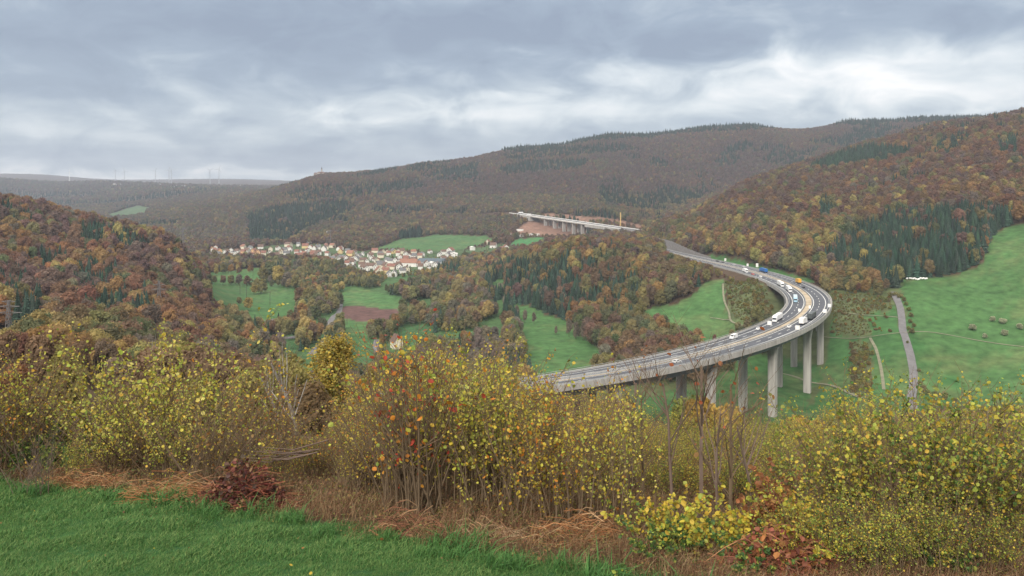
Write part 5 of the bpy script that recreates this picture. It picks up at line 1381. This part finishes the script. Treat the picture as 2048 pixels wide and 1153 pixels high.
SH = {
 'hazel': shrub_meshes(101, 1.8, 46, .42, .26, 10, 5.2, .044, [YG, YG, GO, LG_, LG_, PY, PY], (.12, 1.0)),
 'hazel_b': shrub_meshes(102, 1.8, 34, .36, .22, 10, 4.6, .04, [YG, GO, LG_, LG_, PY], (.15, 1.0)),
 'golden': shrub_meshes(103, 1.9, 36, .22, .42, 11, 3.8, .038, [GO, GO, YG, OO, (.36, .30, .05)], (.06, 1.0), curve=.1),
 'golden_b': shrub_meshes(104, 1.9, 32, .20, .40, 11, 4.0, .038, [GO, YG, YG, LG_, PY], (.06, 1.0), curve=.1),
 'redtop': shrub_meshes(105, 2.1, 34, .24, .22, 10, 1.5, .052, [OO, RR, OO, BO, GO, LG_, YG], (.2, 1.0), thick=1.15),
 'brown': shrub_meshes(106, 1.7, 50, .36, .35, 10, 1.1, .04, [BO, GO, YG, (.30, .18, .06)], (.2, 1.0)),
 'brown_b': shrub_meshes(107, 1.7, 44, .30, .40, 10, 1.8, .04, [BO, GO, YG, OO, LG_], (.2, 1.0)),
 'greenleaf': shrub_meshes(108, 1.7, 40, .38, .36, 11, 6.2, .037, [LG_, LG_, (.16, .20, .035), YG, DG_, GO], (.05, 1.0)),
 'greenleaf_b': shrub_meshes(109, 1.7, 38, .34, .38, 11, 5.8, .037, [LG_, YG, (.20, .21, .04), GO, (.30, .26, .05)], (.05, 1.0)),
 'yellowlow': shrub_meshes(110, .8, 26, .55, .22, 7, 4.2, .065, [YG, GO, GO, LG_], (.05, 1.0)),
 'bramble': shrub_meshes(111, .55, 30, .7, .3, 8, 5.5, .05, [DG_, DG_, (.05, .10, .035), LG_], (.0, 1.0)),
 'rustfern': shrub_meshes(112, .8, 26, .22, .12, 8, 6, .05, [(.28, .12, .05), (.22, .085, .04), (.33, .17, .06)], (.05, 1.0)),
 'twiggy': shrub_meshes(113, 1.8, 30, .34, .32, 10, .12, .05, [BO, GO], (.3, 1.0), bark='greytwig'),
}
ns = 0
def shrub(kind, px, Y, top, lab, grp, rz=None, wide=1.0, name='shrub', base_py=None):
    """a shrub at bearing px and distance Y whose tips reach the photograph's row top"""
    global ns
    if base_py: Y = at(px, base_py, 1.0, 40)[1]
    sm, lm, H0 = SH[kind]
    x = (px - CX) / F * Y; z = tz(x, Y)[0]
    H = (HY - top) / F * Y - z
    if H < .25: return
    s = H / H0 * 1.1; s2 = s * wide
    t = tag(empty(name, (x, Y, z), rng.uniform(0, 6.28) if rz is None else rz), lab, 'shrub', grp); t.scale = (s2, s2, s)
    link('stems', sm, t)
    if lm: link('leaves', lm, t)
    ns += 1
LINE = lambda px: float(np.interp(px, [-200, 0, 90, 130, 190, 300, 400, 460, 500, 560, 640, 700, 780, 850, 950, 1000, 1040, 1100, 1200, 1270, 1330, 1450, 1560, 1640, 1750, 1800, 1950, 2048, 2300],
      [700, 705, 690, 745, 692, 680, 692, 770, 745, 815, 835, 790, 692, 676, 692, 700, 742, 765, 760, 790, 842, 850, 838, 806, 775, 795, 805, 800, 800]))
# the shrubs that stand out
shrub('hazel', 300, 0, 676, 'big rounded yellow green hazel fanning out behind the lawn at left', None, base_py=948, wide=1.0)
shrub('hazel_b', 205, 0, 700, 'yellow leaved hazel just left of the big rounded hazel', None, base_py=935)
shrub('hazel_b', 395, 0, 702, 'yellow leaved hazel just right of the big rounded hazel', None, base_py=945)
shrub('hazel', 110, 0, 770, 'loose hazel with scattered golden leaves near the left edge', None, base_py=920)
shrub('brown', 60, 10.8, 690, 'tall brown twiggy shrub at the left edge behind the hazels', None)
shrub('golden_b', 15, 10.2, 695, 'golden leaved shrub cut off by the left edge', None)
shrub('brown_b', 500, 10.5, 730, 'brown twiggy shrub with few leaves right of the hazels', None)
shrub('brown', 560, 10, 800, 'bare brown thicket below the white birch', None)
shrub('brown_b', 640, 9.5, 815, 'brown thicket with a few golden leaves below the yellow birch', None)
shrub('golden_b', 700, 10.0, 850, 'low golden shrub between brown thicket and dark stemmed shrub', None)
shrub('redtop', 850, 0, 668, 'tall dark stemmed shrub with red and orange leaves at its tips', None, base_py=1030, wide=1.0)
shrub('redtop', 800, 0, 690, 'dark stemmed nearly leafless shrub left of the red tipped one', None, base_py=1015, wide=.9)
shrub('golden_b', 930, 0, 688, 'tall yellow shrub right behind the red tipped shrub', None, base_py=1020)
shrub('greenleaf_b', 985, 0, 715, 'green and yellow shrub behind the golden thicket', None, base_py=1000)
shrub('golden', 1060, 0, 745, 'thicket of straight golden leaved stems in the centre', None, base_py=1040, wide=1.0)
shrub('golden', 1150, 0, 752, 'straight golden stems right of the centre thicket', None, base_py=1045, wide=.9)
shrub('golden_b', 1215, 0, 765, 'straight yellow stems at the right end of the golden thicket', None, base_py=1050, wide=.9)
shrub('golden_b', 1010, 8.2, 760, 'golden leaved stems at the left end of the centre thicket', None)
for px, bp, tp, lab in ((1620, 1075, 850, 'olive green shrub left of the right hand thicket'), (1700, 1085, 800, 'yellow tipped green shrub below the farm road'), (1790, 1095, 768, 'highest green and yellow shrub in the right hand thicket'), (1880, 1100, 790, 'broad green shrub right of the highest one'),
                        (1960, 1100, 800, 'green shrub near the right edge'), (2035, 1095, 790, 'yellow green shrub cut off by the right edge')):
    shrub('greenleaf' if px not in (1700, 2035) else 'greenleaf_b', px, 0, tp, lab, None, base_py=bp)
for px, bp, tp, lab in ((1300, 1085, 1000, 'low yellow leaved shrub at the edge of dry grass, left one'), (1390, 1100, 985, 'low yellow leaved shrub under the bare saplings'), (1450, 1110, 1010, 'low yellow leaved shrub left of the rust fern'), (1590, 1115, 985, 'bright golden low shrub right of the rust fern'), (1620, 1130, 1020, 'bright golden low shrub in front of the olive shrub')):
    shrub('yellowlow', px, 0, tp, lab, None, base_py=bp)
shrub('rustfern', 1548, 0, 955, 'rust coloured fern standing in front of the right hand thicket', None, base_py=1110)
shrub('rustfern', 1500, 0, 1060, 'small rust coloured fern left of the tall one', None, base_py=1125)
for px, bp, tp in ((60, 935, 868), (20, 930, 872), (105, 945, 885)): shrub('bramble', px, 0, tp, 'dark green bramble at the foot of the hazels on the left', 'brambles on the left', base_py=bp, name='bramble')
for px, bp, tp in ((1340, 1120, 1050), (1660, 1150, 1090), (1760, 1150, 1085), (1880, 1150, 1080), (1950, 1160, 1090), (2030, 1150, 1085), (1480, 1150, 1075)): shrub('bramble', px, 0, tp, 'dark green bramble in front of the right hand thicket', 'brambles on the right', base_py=bp, name='bramble')
# rows that fill the belt behind them
for row, (yy, kinds, drop, step) in enumerate([(9.0, None, 95, 74), (11.5, None, 60, 66), (15, None, 26, 78), (20, None, 22, 86), (28, None, 16, 90)]):
    px = -160
    while px < 2200:
        p_ = px + rng.uniform(-22, 22)
        if p_ < 470: kd = ['hazel_b', 'brown', 'brown', 'brown_b', 'twiggy']
        elif p_ < 760: kd = ['brown', 'brown_b', 'twiggy', 'brown_b', 'golden_b']
        elif p_ < 1260: kd = ['golden', 'golden_b', 'greenleaf_b', 'golden_b', 'brown_b']
        elif p_ < 1540: kd = ['greenleaf_b', 'golden_b', 'greenleaf_b', 'greenleaf', 'brown_b']
        else: kd = ['greenleaf', 'greenleaf_b', 'golden_b', 'greenleaf', 'brown_b']
        kind = kd[int(rng.integers(0, 5))]
        zn = 'behind the left hazels' if p_ < 470 else 'in the brown gap below the birches' if p_ < 760 else 'in the golden thicket of the centre' if p_ < 1260 else 'behind the bare saplings' if p_ < 1540 else 'in the right hand thicket'
        ds = {'hazel': 'yellow green hazel', 'hazel_b': 'yellow green hazel', 'brown': 'bare brown shrub', 'brown_b': 'brown shrub with few leaves', 'twiggy': 'grey bare shrub', 'golden': 'golden leaved shrub', 'golden_b': 'yellow leaved shrub', 'greenleaf': 'green leaved shrub', 'greenleaf_b': 'yellow and green shrub'}[kind]
        shrub(kind, p_, yy + rng.uniform(-.9, 1.2) * yy / 12, LINE(p_) + (70 if p_ < 470 else 0) * (row > 0) + drop * rng.uniform(.3, 1.7), f'{ds} {["in front","second row","third row","farther back","farthest back"][row]} {zn}', f'shrubs {zn}', wide=rng.uniform(.85, 1.15))
        px += step * rng.uniform(.8, 1.2)

for px in range(1575, 2140, 62):
    p_ = px + rng.uniform(-15, 15)
    shrub(['greenleaf', 'greenleaf_b', 'greenleaf', 'brown_b'][(px // 62) % 4], p_, 0, rng.uniform(960, 1020), 'low leafy shrub along the lower edge of the right hand thicket', 'shrubs in the right hand thicket', base_py=rng.uniform(1120, 1165))
for i, px in enumerate(range(1265, 1560, 34)):
    for yy, tp in ((8.2, 905), (10.5, 862), (14.5, 832)):
        p_ = px + rng.uniform(-14, 14)
        shrub(['greenleaf_b', 'golden_b', 'greenleaf', 'golden'][(i + int(yy)) % 4], p_, yy + rng.uniform(-.5, .5), tp + rng.uniform(-14, 26), f'{["yellow and green", "yellow leaved", "green leaved", "golden leaved"][(i + int(yy)) % 4]} shrub {"close" if yy < 9 else "in the middle" if yy < 12 else "far"} behind the bare saplings', 'shrubs behind the bare saplings', wide=.9)
for i, px in enumerate(range(480, 760, 44)):
    p_ = px + rng.uniform(-14, 14); shrub(['brown_b', 'golden_b', 'brown_b', 'greenleaf_b'][i % 4], p_, 9.0 + rng.uniform(-.4, .6), rng.uniform(850, 890), 'low half bare shrub in the brown gap behind the red heap', 'shrubs in the brown gap below the birches', wide=.9)
# bare saplings
def sapling_mesh(seed, H, n_, spread, bark, thick=.024):
    g = np.random.default_rng(seed); q = MB(); tips = []
    def grow(p, d, l, r, lev):
        k = 4; pts = [p]; dd = d.copy()
        for j in range(k):
            dd = dd + g.normal(0, .09, 3) + np.array((0, 0, .05)); dd /= np.linalg.norm(dd); pts.append(pts[-1] + dd * l / k)
        q.tube(pts, list(np.linspace(r, r * .45, k + 1)), 5 if lev == 0 else 4 if lev == 1 else 3, int(lev > 1))
        if lev < 3:
            for b in range([n_, 5, 3][lev]):
                f = g.uniform(.25, 1) if lev else g.uniform(.22, .98); x = f * k; j = min(int(x), k - 1); b0 = pts[j] + (pts[j + 1] - pts[j]) * (x - j)
                a = g.uniform(0, 6.28); o = np.array((math.cos(a), math.sin(a), g.uniform(.3, 1.2))); nd = unit(dd * .7 + o * spread)
                grow(b0, nd, l * g.uniform(.34, .62) * (1.15 - .4 * f), r * (1 - .6 * f) * .55, lev + 1)
        else: tips.append(pts[-1])
    grow(np.array((0, 0, -.1)), unit(np.array((g.normal(0, .08), g.normal(0, .08), 1))), H * .82, thick * H / 2, 0)
    lm = leaves_mesh('leaves', np.array(tips)[g.random(len(tips)) < .05], .05, [BO, OO, (.30, .10, .04)], g)
    return q.mesh('branches', [M[bark], M['twig']]), lm, H
SAP = [sapling_mesh(201, 2.0, 9, 1.15, 'greytwig'), sapling_mesh(202, 2.0, 8, 1.3, 'greytwig'), sapling_mesh(203, 2.0, 10, 1.0, 'twig')]
for k, (px, bp, tp, lab) in enumerate([(1345, 1045, 690, 'bare grey sapling with forked twigs over the viaduct, left of three'), (1395, 1060, 640, 'tall bare sapling reaching up to the green slope inside the bend'), (1465, 1060, 690, 'bare sapling standing in front of the viaduct piers'),
                                    (1440, 1085, 740, 'lower bare sapling with wide grey branches at its foot'), (1515, 1090, 760, 'bare sapling right beside the rust fern'), (1290, 1030, 735, 'bare brown sapling at the end of the golden thicket'), (1255, 990, 700, 'thin bare twigs over the lower viaduct')]):
    b, l, H0 = SAP[k % 3]; p = at(px, bp, 1, 40); H = (HY - tp) / F * p[1] - p[2]
    t = tag(empty('bare_sapling', p, rng.uniform(0, 6.28)), lab, 'sapling', 'bare saplings in front of the viaduct'); t.scale = (H / H0,) * 3
    link('branches', b, t); link('leaves', l, t)

# ------------------------------------------------------------------ birches and trees on the slope below
def strands_birch(seed, H, rad, cols):
    g = np.random.default_rng(seed); q = MB(); LP = []
    q.tube([(0, 0, -1), (.1, 0, H * .3), (0, .1, H * .6), (.05, 0, H * .95)], [.15, .12, .08, .02], 6)
    for i in range(70):
        f = g.uniform(.18, .97); a = g.uniform(0, 6.28); l = rad * (1.05 - .75 * max(0, f - .45) / .55) * g.uniform(.6, 1.05)
        b = np.array((0, 0, H * f)); e = b + np.array((math.cos(a) * l * .8, math.sin(a) * l * .8, l * .75)); 
        q.tube([b, (b + e) / 2 + np.array((0, 0, -.1 * l)), e], [.035, .02, .008], 4)
        for s_ in range(9):
            w_ = g.uniform(.3, 1); c = b + (e - b) * w_ + g.normal(0, .25, 3); dl = g.uniform(.6, 1.8)
            for m_ in range(26):
                LP.append(c + np.array((g.normal(0, .10), g.normal(0, .10), -dl * g.random())))
    lm = leaves_mesh('leaves', np.array(LP), .15, cols, g, 1.2)
    return q.mesh('trunk', M['birch'], True), lm
tr, lv = strands_birch(301, 9.5, 2.5, [(.40, .30, .06), (.35, .28, .065), (.29, .25, .07), (.43, .30, .055)])
def birch(px, Y, top, name, lab, wide=1.0, H0=10.3):
    x = (px - CX) / F * Y; z = tz(x, Y)[0]; H = (HY - top) / F * Y - z
    t = tag(empty(name, (x, Y, z), 1.0), lab, 'tree', 'birches below the shrubs'); s = H / H0; t.scale = (s * wide, s * wide, s)
    return t
t = birch(668, 56, 652, 'birch_tree', 'yellow weeping birch with dense hanging foliage below the car park', 1.5); link('trunk', tr, t); link('leaves', lv, t)
t = birch(742, 62, 722, 'birch_tree', 'smaller orange tinged birch at the right foot of the yellow weeping one', .7); link('trunk', tr, t); link('leaves', lv, t)
bb, bl_, H0 = sapling_mesh(211, 2.0, 9, .95, 'birch', .036)
for px, Y, top, lab, wd in ((597, 27, 650, 'bare white birch left of the yellow weeping birch', 1.0), (565, 29, 688, 'crooked bare white birch at the left of the taller white one', 1.0), (328, 120, 640, 'thin bare white birch among red shrubs on the left', .6)):
    t = birch(px, Y, top, 'bare_birch', lab, wd, 2.05); link('trunk', bb, t)
# finer crowned trees in the gap behind the belt
FN = []
for i, (H, r, b) in enumerate([(8, 2.6, 1.2), (9, 2.3, 1.6), (7, 2.7, .9), (8.5, 2.0, 1.5)]):
    a = broadleaf(90 + i, H, r, b, 16, 4200, .30)
    FN.append((crown_mesh('crown', a, M['crown']), trunk_mb(90 + i, H * .85, .12).mesh('trunk', M['bark'], True), H))
def slope_tree(px, Y, top, c, lab, grp, wide=1.0):
    x = (px - CX) / F * Y; z = tz(x, Y)[0]; H = (HY - top) / F * Y - z
    if H < 1.5: return
    k = int(rng.integers(0, 4)); s = H / FN[k][2]
    t = tag(empty('broadleaf_tree', (x, Y, z - .2), rng.uniform(0, 6.28)), lab, 'tree', grp); t.scale = (s * wide, s * wide, s)
    link('crown', FN[k][0], t, np.array(c) * rng.uniform(.85, 1.15)); link('trunk', FN[k][1], t)
px = -150
while px < 2250:
    for Y, dr in ((44, 45), (75, 25), (120, 10)):
        p_ = px + rng.uniform(-45, 45); lim = float(np.interp(p_, [0, 60, 140, 260, 420, 520, 640, 760, 860, 1000, 1100, 1280, 1400, 1560, 1700, 2048], [655, 655, 670, 672, 690, 705, 740, 765, 780, 790, 805, 786, 784, 835, 838, 830]))
        cs = [((.28, .13, .07), 'rust red'), ((.21, .14, .09), 'brown'), ((.24, .21, .07), 'olive'), ((.20, .15, .11), 'grey brown')] if p_ < 560 else [((.24, .21, .07), 'olive'), ((.22, .15, .08), 'brown'), ((.33, .21, .06), 'orange')] if p_ < 1250 else [((.30, .27, .07), 'yellow green'), ((.20, .22, .06), 'green'), ((.36, .24, .06), 'orange')]
        c, cn = cs[int(rng.integers(0, len(cs)))]
        slope_tree(p_, Y * rng.uniform(.9, 1.15), lim + dr * rng.uniform(.3, 1.8), c, f'{cn} tree on the slope {"left below the hazels" if p_ < 560 else "below the centre shrubs" if p_ < 1250 else "right below the saplings and thicket"}, {["nearest row", "middle row", "lowest row"][(44, 75, 120).index(Y)]}', 'trees just below the shrub belt', rng.uniform(.8, 1.3))
    px += 95

# ------------------------------------------------------------------ dry grass, heaps and the lawn
def tuft_shape(name, seed, n_, h, r, bend, wid, cols, m):
    g = np.random.default_rng(seed); Vs, Fs, cs = [], [], []
    for i in range(n_):
        a = g.uniform(0, 6.28); rr = r * math.sqrt(g.random()); b = np.array((math.cos(a) * rr, math.sin(a) * rr, -.02)); h_ = h * g.uniform(.5, 1.15)
        ta = g.uniform(0, 6.28); t = np.array((math.cos(ta), math.sin(ta), 0)) * bend * h_ * abs(g.normal(.6, .5)); w_ = np.array((-math.sin(ta + .5), math.cos(ta + .5), 0)) * wid * g.uniform(.6, 1.2)
        m1 = b + t * .3 + np.array((0, 0, h_ * .55)); e = b + t + np.array((0, 0, h_ * g.uniform(.6, 1)))
        k = len(Vs) * 5; Vs.append(np.array([b - w_, b + w_, m1 - w_ * .8, m1 + w_ * .8, e])); Fs.append([(k, k + 1, k + 3), (k, k + 3, k + 2), (k + 2, k + 3, k + 4)])
        c = np.array(cols[g.integers(0, len(cols))]) * g.uniform(.7, 1.3); cs += [c] * 3
    return bpy.data.objects.new(name, mesh_np(name, np.concatenate(Vs), np.concatenate(Fs), m, fcol=np.array(cs)))
GR = [(.066, .165, .044), (.088, .195, .052), (.048, .128, .036), (.17, .25, .08)]
GT = [tuft_shape('grass_tuft_shape', 400 + i, 70, .058, .10, .9, .0026, GR, M['grass']) for i in range(5)]
GTALL = [tuft_shape('tall_grass_shape', 410 + i, 110, .16, .10, .8, .0032, GR[:3], M['grass']) for i in range(3)]
DRYC = [(.22, .14, .075), (.18, .09, .05), (.13, .065, .04), (.30, .21, .12), (.10, .06, .036)]
DT = [tuft_shape('dry_tuft_shape', 420 + i, 26, .21, .14, 1.1, .0024, DRYC, M['dry']) for i in range(4)]
DL = []
for i in range(3):
    g = np.random.default_rng(430 + i); P_ = np.stack([g.normal(0, .11, 26), g.normal(0, .11, 26), np.abs(g.normal(.08, .06, 26))], 1)
    me = leaves_mesh('low_leaves_shape', P_, .024, [(.19, .10, .055), (.24, .15, .06), (.14, .14, .045), (.07, .11, .035), (.16, .08, .05), (.22, .19, .06)], g); DL.append(bpy.data.objects.new('low_leaves_shape', me))
k = 26000
px_ = rng.uniform(-260, 1760, k); py_ = rng.uniform(900, 1240, k)
u_ = (px_ - CX) / F; yy = rng.uniform(3.4, 13.5, k); yy = 13.5 / (1 + rng.random(k) * 2.6)
xx = u_ * yy
inl = inpoly(xx + rng.normal(0, .04, k), yy + rng.normal(0, .14, k), LAWN)
gx, gy = xx[inl], yy[inl]; gz = tz(gx, gy)
hn = fbm(gx / .3, gy / .3, 51); sc_ = .55 + 1.05 * sstep(.25, .8, hn) + rng.uniform(-.1, .15, len(gx))
scatter('grass', np.stack([gx, gy, gz], 1), rng.uniform(0, 6.28, len(gx)), sc_ * np.clip(gy / 8, .75, 1.3), np.ones((len(gx), 3)), np.clip((5 * fbm(gx / .8, gy / .8, 57) + rng.normal(0, .9, len(gx))).astype(int), 0, 4), GT, 'short green meadow grass in the foreground', 'stuff')
# taller tussocks along the lawn's edge, each a thing
gp = np.array(GRASS_EDGE)
for i in range(30):
    f = rng.uniform(2.5, 12.6); j = int(f); e = gp[j] + (gp[j + 1] - gp[j]) * (f - j)
    x, y = e[0] * .985 - rng.uniform(.0, .25), e[1] - rng.uniform(.08, .45)
    o = link('grass_tussock', GTALL[i % 3].data); o.location = (x, y, tz(x, y)[0]); s = rng.uniform(.7, 1.4); o.scale = (s * 1.3, s * 1.3, s); o.rotation_euler.z = rng.uniform(0, 6)
    tag(o, 'dark green grass tussock at the edge of the lawn', 'tussock', 'tussocks along the lawn edge')
# dry strip and ground litter
k = 30000
px_ = rng.uniform(-260, 2350, k); yy = 17 / (1 + rng.random(k) * 3.0); u_ = (px_ - CX) / F; xx = u_ * yy
inl = ~inpoly(xx + rng.normal(0, .06, k), yy + rng.normal(0, .22, k), LAWN); xx, yy, px_ = xx[inl], yy[inl], px_[inl]
dn = fbm(xx / .5, yy / .5, 61); ok = rng.random(len(xx)) < .35 + .9 * sstep(.35, .6, dn); xx, yy = xx[ok], yy[ok]
half = rng.random(len(xx)) < .62
a_, b_ = xx[half], yy[half]
scatter('dry_grass', np.stack([a_, b_, tz(a_, b_)], 1), rng.uniform(0, 6.28, len(a_)), rng.uniform(.3, 1.1, len(a_)) * np.clip(.55 + .05 * b_, .7, 1.1), np.ones((len(a_), 3)), rng.integers(0, 4, len(a_)), DT, 'dry brown grass and dead stalks under the shrubs', 'stuff')
a_, b_ = xx[~half], yy[~half]
scatter('undergrowth', np.stack([a_, b_, tz(a_, b_)], 1), rng.uniform(0, 6.28, len(a_)), rng.uniform(.6, 1.4, len(a_)) * np.clip(b_ / 11, .5, 1), np.ones((len(a_), 3)), rng.integers(0, 3, len(a_)), DL, 'low rusty and green leaves on the ground under the shrubs', 'stuff')
k = 150
yy = 12 / (1 + rng.random(k) * 1.9); xx = (rng.uniform(-100, 1500, k) - CX) / F * yy; inl = inpoly(xx, yy, LAWN); xx, yy = xx[inl], yy[inl]
g = np.random.default_rng(77)
lit = link('fallen_leaves', leaves_mesh('fallen_leaves', np.stack([xx, yy, tz(xx, yy) + .045], 1), .026, [GO, BO, (.30, .20, .08), (.40, .33, .12)], g, 0))
tag(lit, 'a few fallen yellow and brown leaves lying in the lawn', kind='stuff')
def heap(px, py, w_, h_, cols, n_, lab, leafc=None, seed=0):
    g = np.random.default_rng(500 + seed); p = at(px, py, 1, 40); q = []
    Vs, Fs, cs = [], [], []
    for i in range(n_):
        a = g.uniform(0, 6.28); rr = math.sqrt(g.random()); c = np.array((math.cos(a) * rr * w_ * .56, math.sin(a) * rr * .3 * w_ * .8, h_ * (1 - rr * rr) * (.55 + .5 * math.sin(rr * 7 + a * 3)) * g.uniform(.2, 1.15)))
        t = g.normal(0, .8); d = np.array((math.cos(t), math.sin(t), g.normal(0, .3))); l = w_ * g.uniform(.08, .34)
        m1 = c + np.array((0, 0, g.uniform(0, .05))); e0, e1 = c - d * l / 2, c + d * l / 2; e0[2] = max(e0[2], -.02) ; e1[2] = max(e1[2], -.02)
        w2 = np.array((-d[1] * .3, d[0] * .3, 1)) * g.uniform(.0012, .003)
        k = len(Vs) * 6; Vs.append(np.array([e0 - w2, e0 + w2, m1 - w2, m1 + w2, e1 - w2, e1 + w2])); Fs.append([(k, k + 2, k + 3, k + 1), (k + 2, k + 4, k + 5, k + 3)])
        cc = np.array(cols[g.integers(0, len(cols))]) * g.uniform(.7, 1.3); cs += [cc, cc]
    t = tag(empty('brush_heap', p), lab, 'brush heap')
    link('stalks', mesh_np('stalks', np.concatenate(Vs), np.concatenate(Fs), M['dry'], fcol=np.array(cs)), t)
    if leafc:
        m = n_ * 4; a = g.uniform(0, 6.28, m); rr = np.sqrt(g.random(m)); P_ = np.stack([np.cos(a) * rr * w_ * .5, np.sin(a) * rr * w_ * .25, h_ * (1 - rr ** 2) * g.uniform(.1, 1.1, m)], 1)
        link('leaves', leaves_mesh('leaves', P_, .045, leafc, g), t)
ST = [(.36, .19, .09), (.30, .13, .055), (.42, .27, .15), (.22, .09, .04)]
heap(345, 1000, 1.1, .26, ST, 420, 'heap of rusty reed stalks at the lawn edge left of the red heap', None, 1)
heap(160, 975, .9, .22, ST, 300, 'low heap of brown stalks at the far left of the lawn edge', None, 2)
heap(490, 1012, .92, .46, [(.16, .045, .035), (.24, .08, .05), (.30, .15, .08)], 520, 'dark red heap of bramble leaves and canes on the lawn edge', [(.15, .045, .04), (.20, .07, .05), (.10, .04, .035), (.24, .13, .07), (.08, .05, .04)], 3)
heap(1165, 1085, .85, .26, ST, 420, 'heap of rusty reed stalks under the golden thicket', None, 4)
heap(975, 1085, .6, .2, [(.42, .30, .19), (.34, .22, .13), (.28, .16, .09)], 240, 'pale straw heap left of the rusty reed heap', None, 5)
heap(1560, 1150, 1.0, .34, [(.26, .10, .06), (.34, .17, .09), (.20, .08, .05)], 420, 'rusty bramble heap at the lower right corner of the lawn', [(.28, .10, .06), (.35, .16, .06), (.20, .07, .05)], 6)
heap(820, 1070, .6, .26, [(.24, .10, .06), (.18, .08, .05), (.30, .18, .10)], 200, 'small dark brown heap below the dark stemmed shrub', None, 7)
p = at(560, 985, 1, 40)
for i in range(7):
    g = np.random.default_rng(700 + i); a = g.normal(.05, .12); c = p + np.array((g.uniform(-.15, .15), g.uniform(-.1, .1), .30 + g.uniform(0, .16))); l = g.uniform(.5, .8)
    q = MB(); q.tube([c - np.array((l / 2, 0, -.03)), c, c + np.array((l / 2, .05, a * l))], [.004, .007, .009], 5)
    o = q.build('cut_branch', M['greytwig']); tag(o, 'cut grey branch lying across the dark red heap', 'branch', 'cut branches on the red heap')
p = at(788, 985, 1, 40); q = MB(); q.tube([p, p + np.array((-.01, 0, .07)), p + np.array((-.03, 0, .16))], [.018, .014, .002], 5); M['split'] = mat('split_wood', (.55, .38, .22), .8, (10, .3, None))
tag(q.build('broken_stump', M['split']), 'pale splintered stump in the dark thicket left of the dark stemmed shrub', 'stump')
# small orchard trees in the right hand meadow
for k, (px, py, H, lab) in enumerate([(1945, 662, 6.5, 'grey old apple tree, left end of the orchard group'), (1985, 645, 6, 'grey apple tree at the top of the orchard group'), (2005, 648, 5.5, 'grey apple tree right of the top one'), (1970, 678, 5.5, 'grey apple tree low in the orchard group'), (2010, 672, 6, 'grey apple tree in the middle right of the orchard group'), (2040, 660, 6.5, 'grey apple tree at the right edge of the photograph')]):
    c_, t_, H0 = FN[k % 4]; p = at(px, py, 350); t = tag(empty('apple_tree', p, k), lab, 'tree', 'orchard trees'); t.scale = (H / H0 * 1.1, H / H0 * 1.1, H / H0 * .6)
    link('crown', c_, t, (.38, .40, .26)); link('trunk', t_, t)

# ------------------------------------------------------------------ haze
HAZE = 0.95e-4
q = MB(); q.box((0, 4930, 140), (13000, 9990, 540))
M['haze'] = bpy.data.materials.new('haze_air'); M['haze'].use_nodes = True
nt = M['haze'].node_tree; nt.nodes.clear()
pv = nt.nodes.new('ShaderNodeVolumePrincipled'); pv.inputs['Color'].default_value = (.74, .83, 1.0, 1); pv.inputs['Density'].default_value = HAZE; pv.inputs['Anisotropy'].default_value = .2
ou = nt.nodes.new('ShaderNodeOutputMaterial'); nt.links.new(pv.outputs[0], ou.inputs['Volume'])
tag(q.build('haze', M['haze']), 'thin autumn haze filling the valley air', kind='stuff')
print('STAGE end', ns, flush=True)
